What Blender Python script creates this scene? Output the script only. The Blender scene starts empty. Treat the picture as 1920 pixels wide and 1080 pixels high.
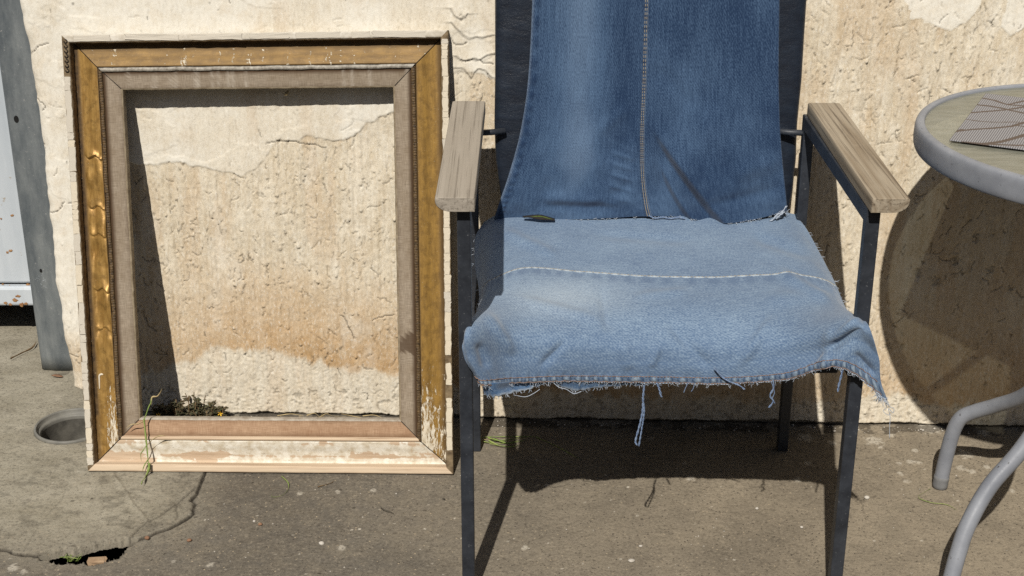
import bpy, bmesh, math, random
import numpy as np
from mathutils import Vector, Matrix

random.seed(7)
RNG = np.random.default_rng(11)
SC = bpy.context.scene
COL = SC.collection

# ------------------------------------------------------------------ camera, sky, sun, exposure
CAM_H = 1.31; PITCH = math.radians(22.6); FPX = 2692.0
cam = bpy.data.cameras.new('camera'); cam_o = bpy.data.objects.new('camera', cam); COL.objects.link(cam_o)
cam.sensor_width = 36.0; cam.lens = FPX / 1920 * 36.0; cam.clip_start = 0.05; cam.clip_end = 600
cam_o.location = (0, 0, CAM_H); cam_o.rotation_euler = (math.pi / 2 - PITCH, 0, 0)
SC.camera = cam_o

SUN = Vector((0.19, 1.0, -1.10)).normalized()          # direction the light travels
el = math.asin(-SUN.z); az = math.atan2(-SUN.x, -SUN.y)
world = bpy.data.worlds.new('World'); SC.world = world; world.use_nodes = True
wn = world.node_tree.nodes; wl = world.node_tree.links
sky = wn.new('ShaderNodeTexSky'); sky.sky_type = 'NISHITA'; sky.sun_disc = False
sky.sun_elevation = el; sky.sun_rotation = az
bg = wn['Background']; bg.inputs['Strength'].default_value = 0.05
wl.new(sky.outputs['Color'], bg.inputs['Color'])
sun = bpy.data.lights.new('sun', 'SUN'); sun_o = bpy.data.objects.new('sun', sun); COL.objects.link(sun_o)
sun.energy = 5.0; sun.angle = math.radians(0.53); sun.color = (1.0, 0.955, 0.88)
sun_o.rotation_euler = SUN.to_track_quat('-Z', 'Y').to_euler(); sun_o.location = (-1, -3, 5)
SC.view_settings.view_transform = 'Standard'; SC.view_settings.look = 'None'
SC.view_settings.exposure = -0.22; SC.view_settings.gamma = 1.0; SC.view_settings.use_curve_mapping = False
SC.render.engine = 'CYCLES'
SC.cycles.use_denoising = False
SC.cycles.max_bounces = 8; SC.cycles.diffuse_bounces = 1; SC.cycles.transparent_max_bounces = 12

# ------------------------------------------------------------------ survey helpers (measured points of the place)
_c, _s = math.cos(PITCH), math.sin(PITCH)
WALL_Y0, WALL_K = 2.478, -0.036
def ray(px, py):
    a = (px - 960) / FPX; b = (540 - py) / FPX
    return np.array([a, _c + b * _s, -_s + b * _c])
def gpt(px, py, z=0.0):
    r = ray(px, py); return np.array([0, 0, CAM_H]) + r * ((z - CAM_H) / r[2])
def ypt(px, py, y):
    r = ray(px, py); return np.array([0, 0, CAM_H]) + r * (y / r[1])
def wpt(px, py, off=0.0):
    r = ray(px, py); t = (WALL_Y0 - off) / (r[1] - WALL_K * r[0]); return np.array([0, 0, CAM_H]) + r * t
def wall_y(x): return WALL_Y0 + WALL_K * x

# ------------------------------------------------------------------ numpy noise
_T = RNG.random((8, 256, 256))
def vn(x, y, k=0):
    xi = np.floor(x).astype(int); yi = np.floor(y).astype(int)
    fx = x - xi; fy = y - yi
    fx = fx * fx * (3 - 2 * fx); fy = fy * fy * (3 - 2 * fy)
    t = _T[k % 8]; s = (k * 37) % 256
    x0 = (xi + s) & 255; x1 = (x0 + 1) & 255; y0 = (yi + s) & 255; y1 = (y0 + 1) & 255
    return (t[x0, y0] * (1 - fx) + t[x1, y0] * fx) * (1 - fy) + (t[x0, y1] * (1 - fx) + t[x1, y1] * fx) * fy
def fbm(x, y, k=0, o=4):
    v = 0; a = 0.5; f = 1.0; n = 0
    for i in range(o):
        v = v + a * vn(x * f, y * f, k + i); n += a; a *= .5; f *= 2.03
    return v / n
def sstep(a, b, x):
    t = np.clip((x - a) / (b - a), 0, 1); return t * t * (3 - 2 * t)

# ------------------------------------------------------------------ objects
def tag(o, label=None, cat=None, group=None, kind=None):
    if label: o['label'] = label
    if cat: o['category'] = cat
    if group: o['group'] = group
    if kind: o['kind'] = kind
    return o
def thing(name, loc, label, cat, group=None):
    o = bpy.data.objects.new(name, None); COL.objects.link(o); o.location = loc
    o.empty_display_size = .05
    return tag(o, label, cat, group)
def world_loc(o):
    v = Vector(o.location)
    p = o.parent
    return v if p is None else v
def link(name, me, mat=None, parent=None):
    """mesh given in world coordinates"""
    o = bpy.data.objects.new(name, me); COL.objects.link(o)
    if mat is not None: me.materials.clear(); me.materials.append(mat)
    if parent is not None:
        o.parent = parent
        root = parent
        while root.parent is not None: root = root.parent
        if parent.parent is None: o.matrix_parent_inverse = Matrix.Translation(-Vector(parent.location))
    return o
def np_mesh(name, V, quads, uv=None, attrs=None, smooth=True):
    me = bpy.data.meshes.new(name)
    V = np.asarray(V, np.float32).reshape(-1, 3); Fq = np.asarray(quads, np.int32)
    n = len(Fq); k = Fq.shape[1]
    me.vertices.add(len(V)); me.vertices.foreach_set('co', V.ravel())
    me.loops.add(n * k); me.loops.foreach_set('vertex_index', Fq.ravel())
    me.polygons.add(n)
    me.polygons.foreach_set('loop_start', np.arange(0, n * k, k, dtype=np.int32))
    me.polygons.foreach_set('use_smooth', np.full(n, smooth, bool))
    if uv is not None:
        l = me.uv_layers.new(name='UVMap'); l.data.foreach_set('uv', np.asarray(uv, np.float32).reshape(-1, 2)[Fq.ravel()].ravel())
    if attrs is not None:
        for nm, a in attrs.items():
            at = me.attributes.new(nm, 'FLOAT_COLOR', 'POINT')
            a = np.asarray(a, np.float32).reshape(-1, 3)
            at.data.foreach_set('color', np.c_[a, np.ones(len(a), np.float32)].ravel())
    me.update(calc_edges=True); me.validate()
    return me
def grid_quads(nu, nv, cu=False, cv=False):
    i = np.arange(nu if cu else nu - 1); j = np.arange(nv if cv else nv - 1)
    I, J = np.meshgrid(i, j, indexing='ij'); I2 = (I + 1) % nu; J2 = (J + 1) % nv
    return np.stack([I * nv + J, I2 * nv + J, I2 * nv + J2, I * nv + J2], -1).reshape(-1, 4)
def grid_mesh(name, V, uv=None, attrs=None, cu=False, cv=False, smooth=True):
    nu, nv = V.shape[:2]
    return np_mesh(name, V, grid_quads(nu, nv, cu, cv), uv, attrs, smooth)
def bm_mesh(name, bm, smooth=False):
    me = bpy.data.meshes.new(name); bm.to_mesh(me); bm.free()
    if smooth:
        for p in me.polygons: p.use_smooth = True
    return me
def box_bm(lo, hi, bevel=0.0, seg=2, bm=None):
    b = bmesh.new()
    bmesh.ops.create_cube(b, size=1)
    for v in b.verts: v.co = Vector([lo[i] + (v.co[i] + .5) * (hi[i] - lo[i]) for i in range(3)])
    if bevel: bmesh.ops.bevel(b, geom=list(b.edges), offset=bevel, segments=seg, affect='EDGES', profile=.5)
    return b
def cat(ts, pts, closed=False):
    """Catmull-Rom through pts (n,d) at ts in [0,1]"""
    P = np.asarray(pts, float); n = len(P)
    t = np.asarray(ts) * (n - 1); i = np.clip(np.floor(t).astype(int), 0, n - 2); f = (t - i)[:, None]
    def g(k): return P[np.clip(k, 0, n - 1)]
    p0 = np.where((i == 0)[:, None], 2 * P[0] - P[1], g(i - 1)); p3 = np.where((i == n - 2)[:, None], 2 * P[-1] - P[-2], g(i + 2))
    p1, p2 = g(i), g(i + 1)
    return .5 * (2 * p1 + (p2 - p0) * f + (2 * p0 - 5 * p1 + 4 * p2 - p3) * f * f + (3 * p1 - p0 - 3 * p2 + p3) * f ** 3)
def tube_arrays(path, rad, seg=8):
    P = np.asarray(path, float); n = len(P)
    r = np.broadcast_to(np.asarray(rad, float), (n,))
    T = np.gradient(P, axis=0); T /= np.linalg.norm(T, axis=1)[:, None] + 1e-12
    up = np.array([0, 0, 1.0]) if abs(T[0, 2]) < .9 else np.array([1.0, 0, 0])
    V = np.zeros((n, seg, 3)); N = np.cross(T[0], up); N /= np.linalg.norm(N)
    a = np.arange(seg) / seg * 2 * np.pi
    for i in range(n):
        N = N - T[i] * (N @ T[i]); N /= np.linalg.norm(N) + 1e-12
        B = np.cross(T[i], N)
        V[i] = P[i] + r[i] * (np.cos(a)[:, None] * N + np.sin(a)[:, None] * B)
    q = grid_quads(n, seg, cv=True)
    return V.reshape(-1, 3), q
def tube(name, path, rad, mat, parent=None, seg=12, cap=True):
    P = np.asarray(path, float); n = len(P); r = np.broadcast_to(np.asarray(rad, float), (n,)).copy()
    if cap:   # rounded closed ends
        d0 = (P[0] - P[1]); d0 /= np.linalg.norm(d0); d1 = (P[-1] - P[-2]); d1 /= np.linalg.norm(d1)
        P = np.vstack([P[0] + d0 * r[0] * .12, P[0] + d0 * r[0] * .10, P[0], P[1:-1], P[-1], P[-1] + d1 * r[-1] * .10, P[-1] + d1 * r[-1] * .12])
        r = np.r_[r[0] * .02, r[0] * .8, r[0], r[1:-1], r[-1], r[-1] * .8, r[-1] * .02]
    V, q = tube_arrays(P, r, seg)
    return link(name, np_mesh(name, V, q), mat, parent)
def joined(name, arrs, mat, parent=None, attrs=None, smooth=True):
    Vs, Fs, o = [], [], 0
    for V, q in arrs:
        Vs.append(V); Fs.append(q + o); o += len(V)
    return link(name, np_mesh(name, np.vstack(Vs), np.vstack(Fs), smooth=smooth), mat, parent)

# ------------------------------------------------------------------ materials
class NT:
    def __init__(s, name):
        s.m = bpy.data.materials.new(name); s.m.use_nodes = True
        s.t = s.m.node_tree; s.b = s.t.nodes['Principled BSDF']; s.out = s.t.nodes['Material Output']
    def put(s, sock, v):
        if isinstance(v, bpy.types.NodeSocket): s.t.links.new(v, sock)
        elif v is not None:
            if isinstance(v, (tuple, list)) and len(v) == 3 and sock.type == 'RGBA': v = (*v, 1)
            sock.default_value = v
    def n(s, typ, props=None, **inp):
        nd = s.t.nodes.new(typ)
        for k, v in (props or {}).items(): setattr(nd, k, v)
        for k, v in inp.items(): s.put(nd.inputs[k.replace('_', ' ')], v)
        return nd
    def uv(s): return s.n('ShaderNodeUVMap', dict(uv_map='UVMap')).outputs[0]
    def obj(s): return s.n('ShaderNodeTexCoord').outputs['Object']
    def attr(s, nm='M'):
        a = s.n('ShaderNodeAttribute', dict(attribute_name=nm))
        sp = s.n('ShaderNodeSeparateColor', Color=a.outputs['Color']); return sp.outputs[0], sp.outputs[1], sp.outputs[2]
    def mapv(s, v, scale=(1, 1, 1), rot=(0, 0, 0), loc=(0, 0, 0)):
        return s.n('ShaderNodeMapping', Vector=v, Scale=scale, Rotation=rot, Location=loc).outputs[0]
    def noise(s, v, scale, detail=4, rough=.55, dist=0):
        return s.n('ShaderNodeTexNoise', Vector=v, Scale=scale, Detail=detail, Roughness=rough, Distortion=dist).outputs[0]
    def vor(s, v, scale, feature='F1', rnd=1.0):
        return s.n('ShaderNodeTexVoronoi', dict(feature=feature), Vector=v, Scale=scale, Randomness=rnd)
    def ramp(s, f, a, b, lo=0.0, hi=1.0):
        return s.n('ShaderNodeMapRange', dict(clamp=True), **{'Value': f, 'From_Min': a, 'From_Max': b, 'To_Min': lo, 'To_Max': hi}).outputs[0]
    def mix(s, f, a, b, mode='MIX'):
        nd = s.t.nodes.new('ShaderNodeMix'); nd.data_type = 'RGBA'; nd.blend_type = mode
        s.put(nd.inputs[0], f); s.put(nd.inputs[6], a); s.put(nd.inputs[7], b); return nd.outputs[2]
    def math(s, op, a, b=0.0, clamp=False):
        nd = s.t.nodes.new('ShaderNodeMath'); nd.operation = op; nd.use_clamp = clamp
        s.put(nd.inputs[0], a); s.put(nd.inputs[1], b); return nd.outputs[0]
    def bump(s, h, dist, strength=1.0, normal=None):
        nd = s.n('ShaderNodeBump', Height=h, Distance=dist, Strength=strength)
        if normal is not None: s.put(nd.inputs['Normal'], normal)
        return nd.outputs[0]
    def done(s, color=None, rough=.8, metal=0.0, spec=None, normal=None, **kw):
        s.put(s.b.inputs['Base Color'], color); s.put(s.b.inputs['Roughness'], rough); s.put(s.b.inputs['Metallic'], metal)
        if spec is not None: s.put(s.b.inputs['Specular IOR Level'], spec)
        if normal is not None: s.put(s.b.inputs['Normal'], normal)
        for k, v in kw.items(): s.put(s.b.inputs[k.replace('_', ' ')], v)
        return s.m

def lin(r, g, b):
    return tuple(((c / 255) / 12.92 if c / 255 <= .04045 else ((c / 255 + .055) / 1.055) ** 2.4) for c in (r, g, b))

def m_wall():
    N = NT('aged_plaster'); W, O, D = N.attr(); P = N.obj()
    n1 = N.noise(P, 9, 5, .6); n2 = N.noise(N.mapv(P, (60, 60, 9)), 1, 4, .6); n3 = N.noise(N.mapv(P, (300, 300, 130)), 1, 3, .7); n4 = N.noise(P, 45, 4, .65)
    c = N.mix(N.ramp(n2, .3, .7), lin(212, 197, 171), lin(230, 220, 200))
    c = N.mix(N.ramp(n1, .42, .7, 0, .35), c, lin(204, 188, 160))
    c = N.mix(N.ramp(N.noise(N.mapv(P, (150, 150, 16)), 1, 3, .6), .54, .74, 0, .30), c, lin(186, 164, 130))
    c = N.mix(N.math('MULTIPLY', O, N.ramp(n4, .25, .6, .6, 1)), c, lin(192, 156, 110))
    c = N.mix(N.math('MULTIPLY', W, N.ramp(n4, .3, .55, .55, 1)), c, lin(236, 230, 216))
    inv = N.math('SUBTRACT', 1, N.math('MULTIPLY', W, .5))
    c = N.mix(N.math('MULTIPLY', N.ramp(n3, .46, .34, 0, .30), inv), c, lin(142, 127, 104))
    c = N.mix(N.ramp(n3, .55, .68, 0, .45), c, lin(240, 236, 226))
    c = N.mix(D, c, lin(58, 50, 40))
    h = N.math('ADD', N.math('MULTIPLY', n3, .6), N.math('MULTIPLY', N.noise(P, 620, 2), .35))
    return N.done(c, .92, spec=.2, normal=N.bump(N.math('MULTIPLY', h, inv), .0020, .8))
def m_ground():
    N = NT('old_concrete'); S, W, D = N.attr(); P = N.obj()
    n1 = N.noise(P, 3.2, 6, .62); n2 = N.noise(P, 24, 6, .68); n3 = N.noise(P, 190, 4, .72); n5 = N.noise(N.mapv(P, (9, 17, 1), rot=(0, 0, .35)), 1, 7, .7)
    sx = N.n('ShaderNodeSeparateXYZ', Vector=P)
    tan = N.ramp(N.math('ADD', sx.outputs[0], N.math('MULTIPLY', n1, .5)), .02, .62)
    c = N.mix(tan, lin(110, 104, 94), lin(152, 140, 121))
    c = N.mix(N.ramp(n2, .38, .7, 0, .6), c, lin(136, 126, 109))
    c = N.mix(N.ramp(n1, .55, .38, 0, .35), c, lin(74, 68, 61))
    slab = N.mix(N.ramp(n5, .35, .65), lin(166, 159, 142), lin(140, 133, 116))
    slab = N.mix(N.ramp(n2, .56, .7, 0, .45), slab, lin(102, 95, 83))
    c = N.mix(S, c, slab)
    v = N.vor(P, 170); g = N.ramp(v.outputs['Distance'], .30, .14)
    rnd = N.n('ShaderNodeSeparateColor', Color=v.outputs['Color']).outputs[0]
    rnd2 = N.n('ShaderNodeSeparateColor', Color=v.outputs['Color']).outputs[1]
    inv = N.math('SUBTRACT', 1, N.math('MULTIPLY', S, .75))
    c = N.mix(N.math('MULTIPLY', N.math('MULTIPLY', g, N.ramp(rnd, .76, .80)), inv), c, lin(66, 60, 54))
    c = N.mix(N.math('MULTIPLY', N.math('MULTIPLY', g, N.ramp(rnd2, .88, .92)), inv), c, lin(178, 162, 136))
    c = N.mix(N.ramp(n3, .46, .33, 0, .6), c, lin(66, 60, 53))
    c = N.mix(N.ramp(n3, .56, .70, 0, .5), c, lin(178, 166, 146))
    n6 = N.noise(P, 70, 5, .75)
    c = N.mix(N.ramp(n6, .47, .36, 0, .35), c, lin(78, 71, 62))
    c = N.mix(N.ramp(n6, .56, .66, 0, .3), c, lin(164, 152, 132))
    c = N.mix(N.math('MULTIPLY', W, N.ramp(n3, .3, .5)), c, lin(206, 198, 182))
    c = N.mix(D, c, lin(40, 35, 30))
    h = N.math('ADD', N.math('MULTIPLY', n3, .8), N.math('MULTIPLY', N.noise(P, 520, 3, .7), .5))
    return N.done(c, .93, spec=.2, normal=N.bump(h, .0022, .8))
def m_denim(name, dark, light, white, warp, speck, con=1.45):
    """attribute M: R = fading and painted shading, G = dark grime, B = abrasion to white"""
    N = NT(name); R, G, B = N.attr(); U = N.uv()
    slub = N.noise(N.mapv(U, warp), 1, 4, .7)
    fine = N.noise(N.mapv(U, speck), 1, 3, .75)
    big = N.noise(U, 14, 4, .55)
    tw = N.n('ShaderNodeTexWave', dict(wave_type='BANDS', bands_direction='X'), Vector=N.mapv(U, (1, 1, 1), rot=(0, 0, .7)), Scale=95, Distortion=1.2, Detail=1).outputs['Fac']
    f = N.math('ADD', N.math('MULTIPLY', slub, .46), N.math('MULTIPLY', fine, .80))
    f = N.math('ADD', N.math('SUBTRACT', f, .63), N.math('MULTIPLY', N.math('SUBTRACT', tw, .5), .07))
    f = N.math('ADD', N.math('MULTIPLY', f, con), N.math('ADD', R, N.math('MULTIPLY', N.math('SUBTRACT', big, .5), .42)), clamp=True)
    c = N.mix(f, dark, light)
    c = N.mix(N.math('MULTIPLY', B, N.ramp(fine, .3, .6, .4, 1)), c, white)
    c = N.mix(N.math('MULTIPLY', G, .8), c, lin(24, 34, 56))
    h = N.math('ADD', N.math('MULTIPLY', tw, .5), fine)
    return N.done(c, .9, spec=.15, normal=N.bump(h, .0006, .6), Sheen_Weight=.25, Sheen_Roughness=.5)
def m_plain(name, c1, c2, scale, rough=.6, metal=0.0, bump=.0004, stretch=(1, 1, 1), detail=5, spec=None, speck=None):
    N = NT(name); P = N.obj(); V = N.mapv(P, stretch)
    n = N.noise(V, scale, detail, .65); n2 = N.noise(P, scale * 9, 3, .7)
    c = N.mix(N.ramp(n, .3, .7), c1, c2)
    if speck is not None: c = N.mix(N.ramp(n2, .66, .72), c, speck)
    r = N.ramp(n2, .2, .8, max(rough - .12, 0), min(rough + .12, 1))
    return N.done(c, r, metal, spec, N.bump(N.math('ADD', n, N.math('MULTIPLY', n2, .5)), bump, .6))
def m_wood(name, axis, pale, mid, dark, rings=34.0, contrast=1.0):
    """weathered timber, grain along an axis"""
    N = NT(name); P = N.obj()
    st = [26.0, 26.0, 26.0]; st[axis] = 1.1
    V = N.mapv(P, tuple(st)); warp = N.noise(V, 1.0, 3, .5)
    st2 = [210.0, 210.0, 210.0]; st2[axis] = 2.6
    fib = N.noise(N.mapv(P, tuple(st2)), 1.0, 4, .7)
    w = N.math('FRACT', N.math('MULTIPLY', warp, rings * .35))
    w = N.math('ABSOLUTE', N.math('SUBTRACT', w, .5))
    c = N.mix(N.ramp(w, .0, .5, 0, contrast), pale, mid)
    c = N.mix(N.ramp(fib, .49, .33, 0, .8), c, dark)
    c = N.mix(N.ramp(N.noise(P, 30, 4), .55, .75, 0, .35), c, pale)
    return N.done(c, .85, spec=.2, normal=N.bump(N.math('ADD', fib, N.math('MULTIPLY', w, .4)), .0008, .7))
def m_gilt(name, gold, goldd, gesso, metal=.75, rough=.42):
    """attribute M: R = bare gesso, G = brown grime, B = bare wood"""
    N = NT(name); R, G, B = N.attr(); U = N.uv()
    n = N.noise(N.mapv(U, (26, 150, 1)), 1, 5, .7); n2 = N.noise(U, 420, 3, .7); n3 = N.noise(U, 60, 5, .65)
    chip = N.ramp(N.math('ADD', R, N.math('MULTIPLY', N.math('SUBTRACT', N.noise(N.mapv(U, (48, 210, 1)), 1, 7, .75), .5), 2.4)), .5, .56)
    c = N.mix(N.ramp(n, .3, .7), goldd, gold)
    c = N.mix(N.math('MULTIPLY', G, N.ramp(n3, .2, .6, .7, 1)), c, lin(50, 34, 16))
    wood = N.mix(N.ramp(N.noise(N.mapv(U, (8, 260, 1)), 1, 4, .7), .3, .7), lin(184, 158, 130), lin(208, 186, 160))
    ges = N.mix(N.ramp(n3, .35, .7), gesso, lin(190, 174, 146))
    ges = N.mix(N.ramp(n2, .40, .28, 0, .6), ges, lin(90, 76, 56))
    wc = N.ramp(N.math('ADD', B, N.math('MULTIPLY', N.math('SUBTRACT', n3, .5), 1.2)), .45, .55)
    c = N.mix(N.ramp(n3, .52, .40, 0, .35), c, lin(84, 62, 32)); c = N.mix(N.ramp(n2, .66, .72), c, lin(206, 192, 164))
    c = N.mix(chip, c, ges)
    c = N.mix(wc, c, wood)
    dull = N.math('MAXIMUM', N.math('MAXIMUM', chip, wc), N.math('MULTIPLY', G, .7))
    met = N.math('MULTIPLY', N.math('SUBTRACT', 1, dull), metal)
    rg = N.math('ADD', rough, N.math('MULTIPLY', dull, .4))
    h = N.math('ADD', N.math('MULTIPLY', chip, .6), N.math('ADD', N.math('MULTIPLY', n2, .35), N.math('MULTIPLY', n3, .5)))
    return N.done(c, rg, met, None, N.bump(h, .0011, .6))
def m_linen(name, c1, c2, stain):
    N = NT(name); R, G, B = N.attr(); U = N.uv()
    a = N.noise(N.mapv(U, (900, 60, 1)), 1, 2, .6); b = N.noise(N.mapv(U, (60, 900, 1)), 1, 2, .6); n = N.noise(U, 22, 5, .6)
    c = N.mix(N.ramp(N.math('ADD', N.math('MULTIPLY', a, .5), N.math('MULTIPLY', b, .5)), .38, .62), c1, c2)
    c = N.mix(N.ramp(n, .45, .7, 0, .55), c, stain)
    c = N.mix(G, c, lin(70, 52, 36)); c = N.mix(R, c, lin(205, 196, 182))
    return N.done(c, .9, spec=.15, normal=N.bump(N.math('ADD', a, b), .0005, .6))
def m_glass_top():
    N = NT('pebbled_glass'); P = N.obj()
    h = N.noise(N.mapv(P, (26, 85, 1), rot=(0, 0, .1)), 1, 3, .55)
    nrm = N.bump(h, .0015, .6)
    rp = N.noise(N.mapv(P, (26, 85, 1), rot=(0, 0, .1)), 1, 3, .55)
    N.done(N.mix(N.ramp(rp, .38, .62), lin(135, 135, 121), lin(151, 151, 138)), .22, spec=.5, normal=nrm)
    tr = N.n('ShaderNodeBsdfTransparent', Color=(.84, .85, .80))
    mx = N.n('ShaderNodeMixShader', Fac=.29); N.t.links.new(N.b.outputs[0], mx.inputs[1]); N.t.links.new(tr.outputs[0], mx.inputs[2])
    N.t.links.new(mx.outputs[0], N.out.inputs[0])
    return N.m
def m_mat():
    N = NT('woven_vinyl'); R, G, B = N.attr(); U = N.uv()
    wv = N.n('ShaderNodeTexWave', dict(wave_type='BANDS', bands_direction='X'), Vector=U, Scale=95, Distortion=.3).outputs['Fac']
    n = N.noise(U, 700, 2, .7)
    f = N.math('ADD', N.math('MULTIPLY', wv, .5), N.math('MULTIPLY', n, .6))
    c = N.mix(N.ramp(f, .3, .8), lin(90, 88, 90), lin(158, 157, 160))
    c = N.mix(R, c, N.mix(N.ramp(n, .3, .7), lin(76, 64, 57), lin(98, 85, 77)))
    return N.done(c, .6, spec=.4, normal=N.bump(f, .0008, .7))

M = {}
M['wall'] = m_wall(); M['ground'] = m_ground()
M['denim_seat'] = m_denim('washed_denim', lin(64, 93, 128), lin(150, 173, 193), lin(200, 204, 202), (70, 240, 1), (380, 420, 1), 2.0)
M['denim_back'] = m_denim('blue_denim', lin(30, 50, 78), lin(104, 132, 164), lin(176, 188, 200), (330, 26, 1), (460, 380, 1))
M['denim_inside'] = m_denim('denim_reverse', lin(96, 116, 146), lin(160, 176, 194), lin(200, 200, 196), (70, 260, 1), (620, 620, 1))
M['thread'] = m_plain('cotton_thread', lin(128, 146, 172), lin(206, 210, 212), 900, .9)
M['thread_blue'] = m_plain('indigo_thread', lin(60, 84, 124), lin(150, 168, 192), 500, .9)
M['stitch'] = m_plain('pale_stitch', lin(128, 120, 104), lin(176, 166, 146), 600, .85)
M['stitch_brown'] = m_plain('brown_stitch', lin(120, 92, 78), lin(164, 136, 116), 600, .85)
M['steel'] = m_plain('black_enamel', lin(32, 35, 41), lin(56, 60, 67), 26, .48, bump=.0003, speck=lin(96, 98, 100))
M['leather'] = m_plain('navy_leatherette', lin(22, 27, 37), lin(34, 42, 54), 50, .36, bump=.0016, stretch=(.6, 1, 1.6), spec=.5)
M['pad'] = m_plain('black_cushion', lin(24, 25, 28), lin(36, 37, 40), 60, .7)
M['arm_pale'] = m_wood('weathered_pine', 1, lin(164, 155, 142), lin(144, 135, 122), lin(100, 91, 80), 14, .6)
M['arm_warm'] = m_wood('weathered_larch', 1, lin(162, 150, 131), lin(130, 115, 95), lin(74, 62, 50), 16, .8)
M['table_metal'] = m_plain('grey_powder_coat', lin(120, 123, 130), lin(144, 147, 153), 14, .5, bump=.0004, spec=.4, speck=lin(84, 84, 86))
M['glass'] = m_glass_top(); M['mat'] = m_mat()
M['gilt'] = m_gilt('old_gilding', lin(174, 136, 68), lin(132, 101, 50), lin(226, 217, 198), .2, .5)
M['foil'] = m_gilt('crumpled_gold', lin(200, 160, 92), lin(152, 114, 58), lin(226, 217, 198), .45, .44)
M['gesso'] = m_gilt('flaking_gesso', lin(226, 214, 190), lin(206, 190, 160), lin(236, 230, 216), 0.0, .8)
M['chip'] = m_plain('cream_paint_flake', lin(222, 212, 192), lin(196, 183, 160), 60, .85, speck=lin(120, 104, 82))
M['chip_grey'] = m_plain('grey_white_flake', lin(216, 209, 196), lin(178, 168, 150), 70, .85, speck=lin(112, 104, 92))
M['lip'] = m_plain('grimy_old_wood', lin(84, 68, 48), lin(140, 122, 94), 90, .9, bump=.001)
M['bare'] = m_wood('bare_pine', 0, lin(208, 188, 162), lin(194, 168, 140), lin(152, 124, 98), 16, .6)
M['dark'] = m_plain('blackened_wood', lin(30, 24, 18), lin(60, 48, 34), 120, .8, bump=.001)
M['bead'] = m_plain('bronze_bead', lin(36, 26, 16), lin(112, 88, 54), 220, .6, bump=.001, speck=lin(220, 212, 196))
M['bead_white'] = m_plain('pale_bead', lin(186, 180, 168), lin(120, 112, 100), 150, .75, bump=.001)
M['linen'] = m_linen('linen_liner', lin(130, 117, 101), lin(166, 152, 134), lin(120, 103, 82))
M['linen_faded'] = m_linen('sunbleached_liner', lin(152, 122, 96), lin(184, 154, 126), lin(138, 104, 78))
M['edge'] = m_plain('liner_bevel', lin(112, 96, 74), lin(160, 146, 122), 70, .8, bump=.0006)
M['edge_white'] = m_plain('liner_bevel_white', lin(186, 178, 164), lin(140, 128, 112), 70, .8, bump=.0006)
M['galv'] = m_plain('galvanised_steel', lin(90, 98, 104), lin(142, 147, 148), 16, .5, .35, bump=.0004, stretch=(2, 2, .5), speck=lin(160, 160, 158))
M['enamel'] = m_plain('chalky_white_enamel', lin(178, 186, 193), lin(204, 210, 215), 5, .45, bump=.0002, stretch=(3, 3, .5), speck=lin(168, 160, 148))
M['rust'] = m_plain('rust_stain', lin(130, 86, 48), lin(176, 138, 96), 80, .9)
M['pvc'] = m_plain('grey_pvc', lin(100, 98, 92), lin(132, 129, 120), 30, .6, bump=.0004)
M['pvc_shaded'] = m_plain('shaded_pvc', lin(62, 59, 53), lin(104, 100, 91), 40, .8, bump=.001)  # darker pipe grey, shade inside the bore put into the colour
M['soil_and_shade'] = m_plain('black_soil_and_shade', lin(30, 26, 22), lin(46, 40, 34), 60, .95, bump=.002)
M['mud'] = m_plain('silt', lin(58, 53, 45), lin(90, 83, 71), 60, .9, bump=.002)
M['hole'] = m_plain('dark_void', lin(8, 7, 6), lin(14, 12, 10), 60, .95)
M['leaf'] = m_plain('weed_leaf', lin(58, 66, 40), lin(92, 78, 56), 60, .6)
M['flower'] = m_plain('yellow_petal', lin(222, 170, 30), lin(236, 190, 60), 90, .6)
M['grass'] = m_plain('green_blade', lin(110, 138, 62), lin(150, 160, 90), 40, .6)
M['straw'] = m_plain('dry_straw', lin(196, 176, 132), lin(160, 140, 100), 60, .8)
M['stone'] = m_plain('pale_stone', lin(168, 160, 147), lin(206, 200, 190), 90, .85, bump=.001)
M['brick'] = m_plain('brick_crumb', lin(122, 90, 68), lin(150, 114, 88), 90, .9, bump=.001)
M['cap'] = m_plain('grey_rubber', lin(104, 105, 106), lin(128, 128, 128), 40, .75)
M['clay'] = m_plain('tan_brick', lin(146, 118, 92), lin(172, 146, 116), 90, .9, bump=.001)
M['moss'] = m_plain('moss_green_cloth', lin(56, 72, 24), lin(96, 110, 44), 200, .9)
M['twig'] = m_plain('brown_twig', lin(104, 82, 56), lin(140, 116, 84), 90, .9)

# ================================================================== GROUND
def seg_dist(X, Y, pts):
    d = np.full(X.shape, 9.0)
    for (ax, ay), (bx, by) in zip(pts[:-1], pts[1:]):
        vx, vy = bx - ax, by - ay; t = np.clip(((X - ax) * vx + (Y - ay) * vy) / (vx * vx + vy * vy + 1e-12), 0, 1)
        d = np.minimum(d, np.hypot(X - ax - t * vx, Y - ay - t * vy))
    return d
def inside(X, Y, poly):
    r = np.zeros(X.shape, bool); n = len(poly)
    for i in range(n):
        ax, ay = poly[i]; bx, by = poly[(i + 1) % n]
        c = ((ay > Y) != (by > Y)) & (X < (bx - ax) * (Y - ay) / (by - ay + 1e-12) + ax)
        r ^= c
    return r
def axis(lo, hi, d, outs_lo, outs_hi):
    return np.r_[np.array(sorted(outs_lo)), np.arange(lo, hi, d), np.array(sorted(outs_hi))]
def G2(pts): return [tuple(gpt(a, b)[:2]) for a, b in pts]
gx = axis(-1.02, 1.02, .0022, [-80, -30, -12, -6, -3.5, -2.2, -1.6, -1.3, -1.15, -1.07], [1.03, 1.06, 1.12, 1.25, 1.5, 2, 3, 5, 10, 30, 80])
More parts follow.
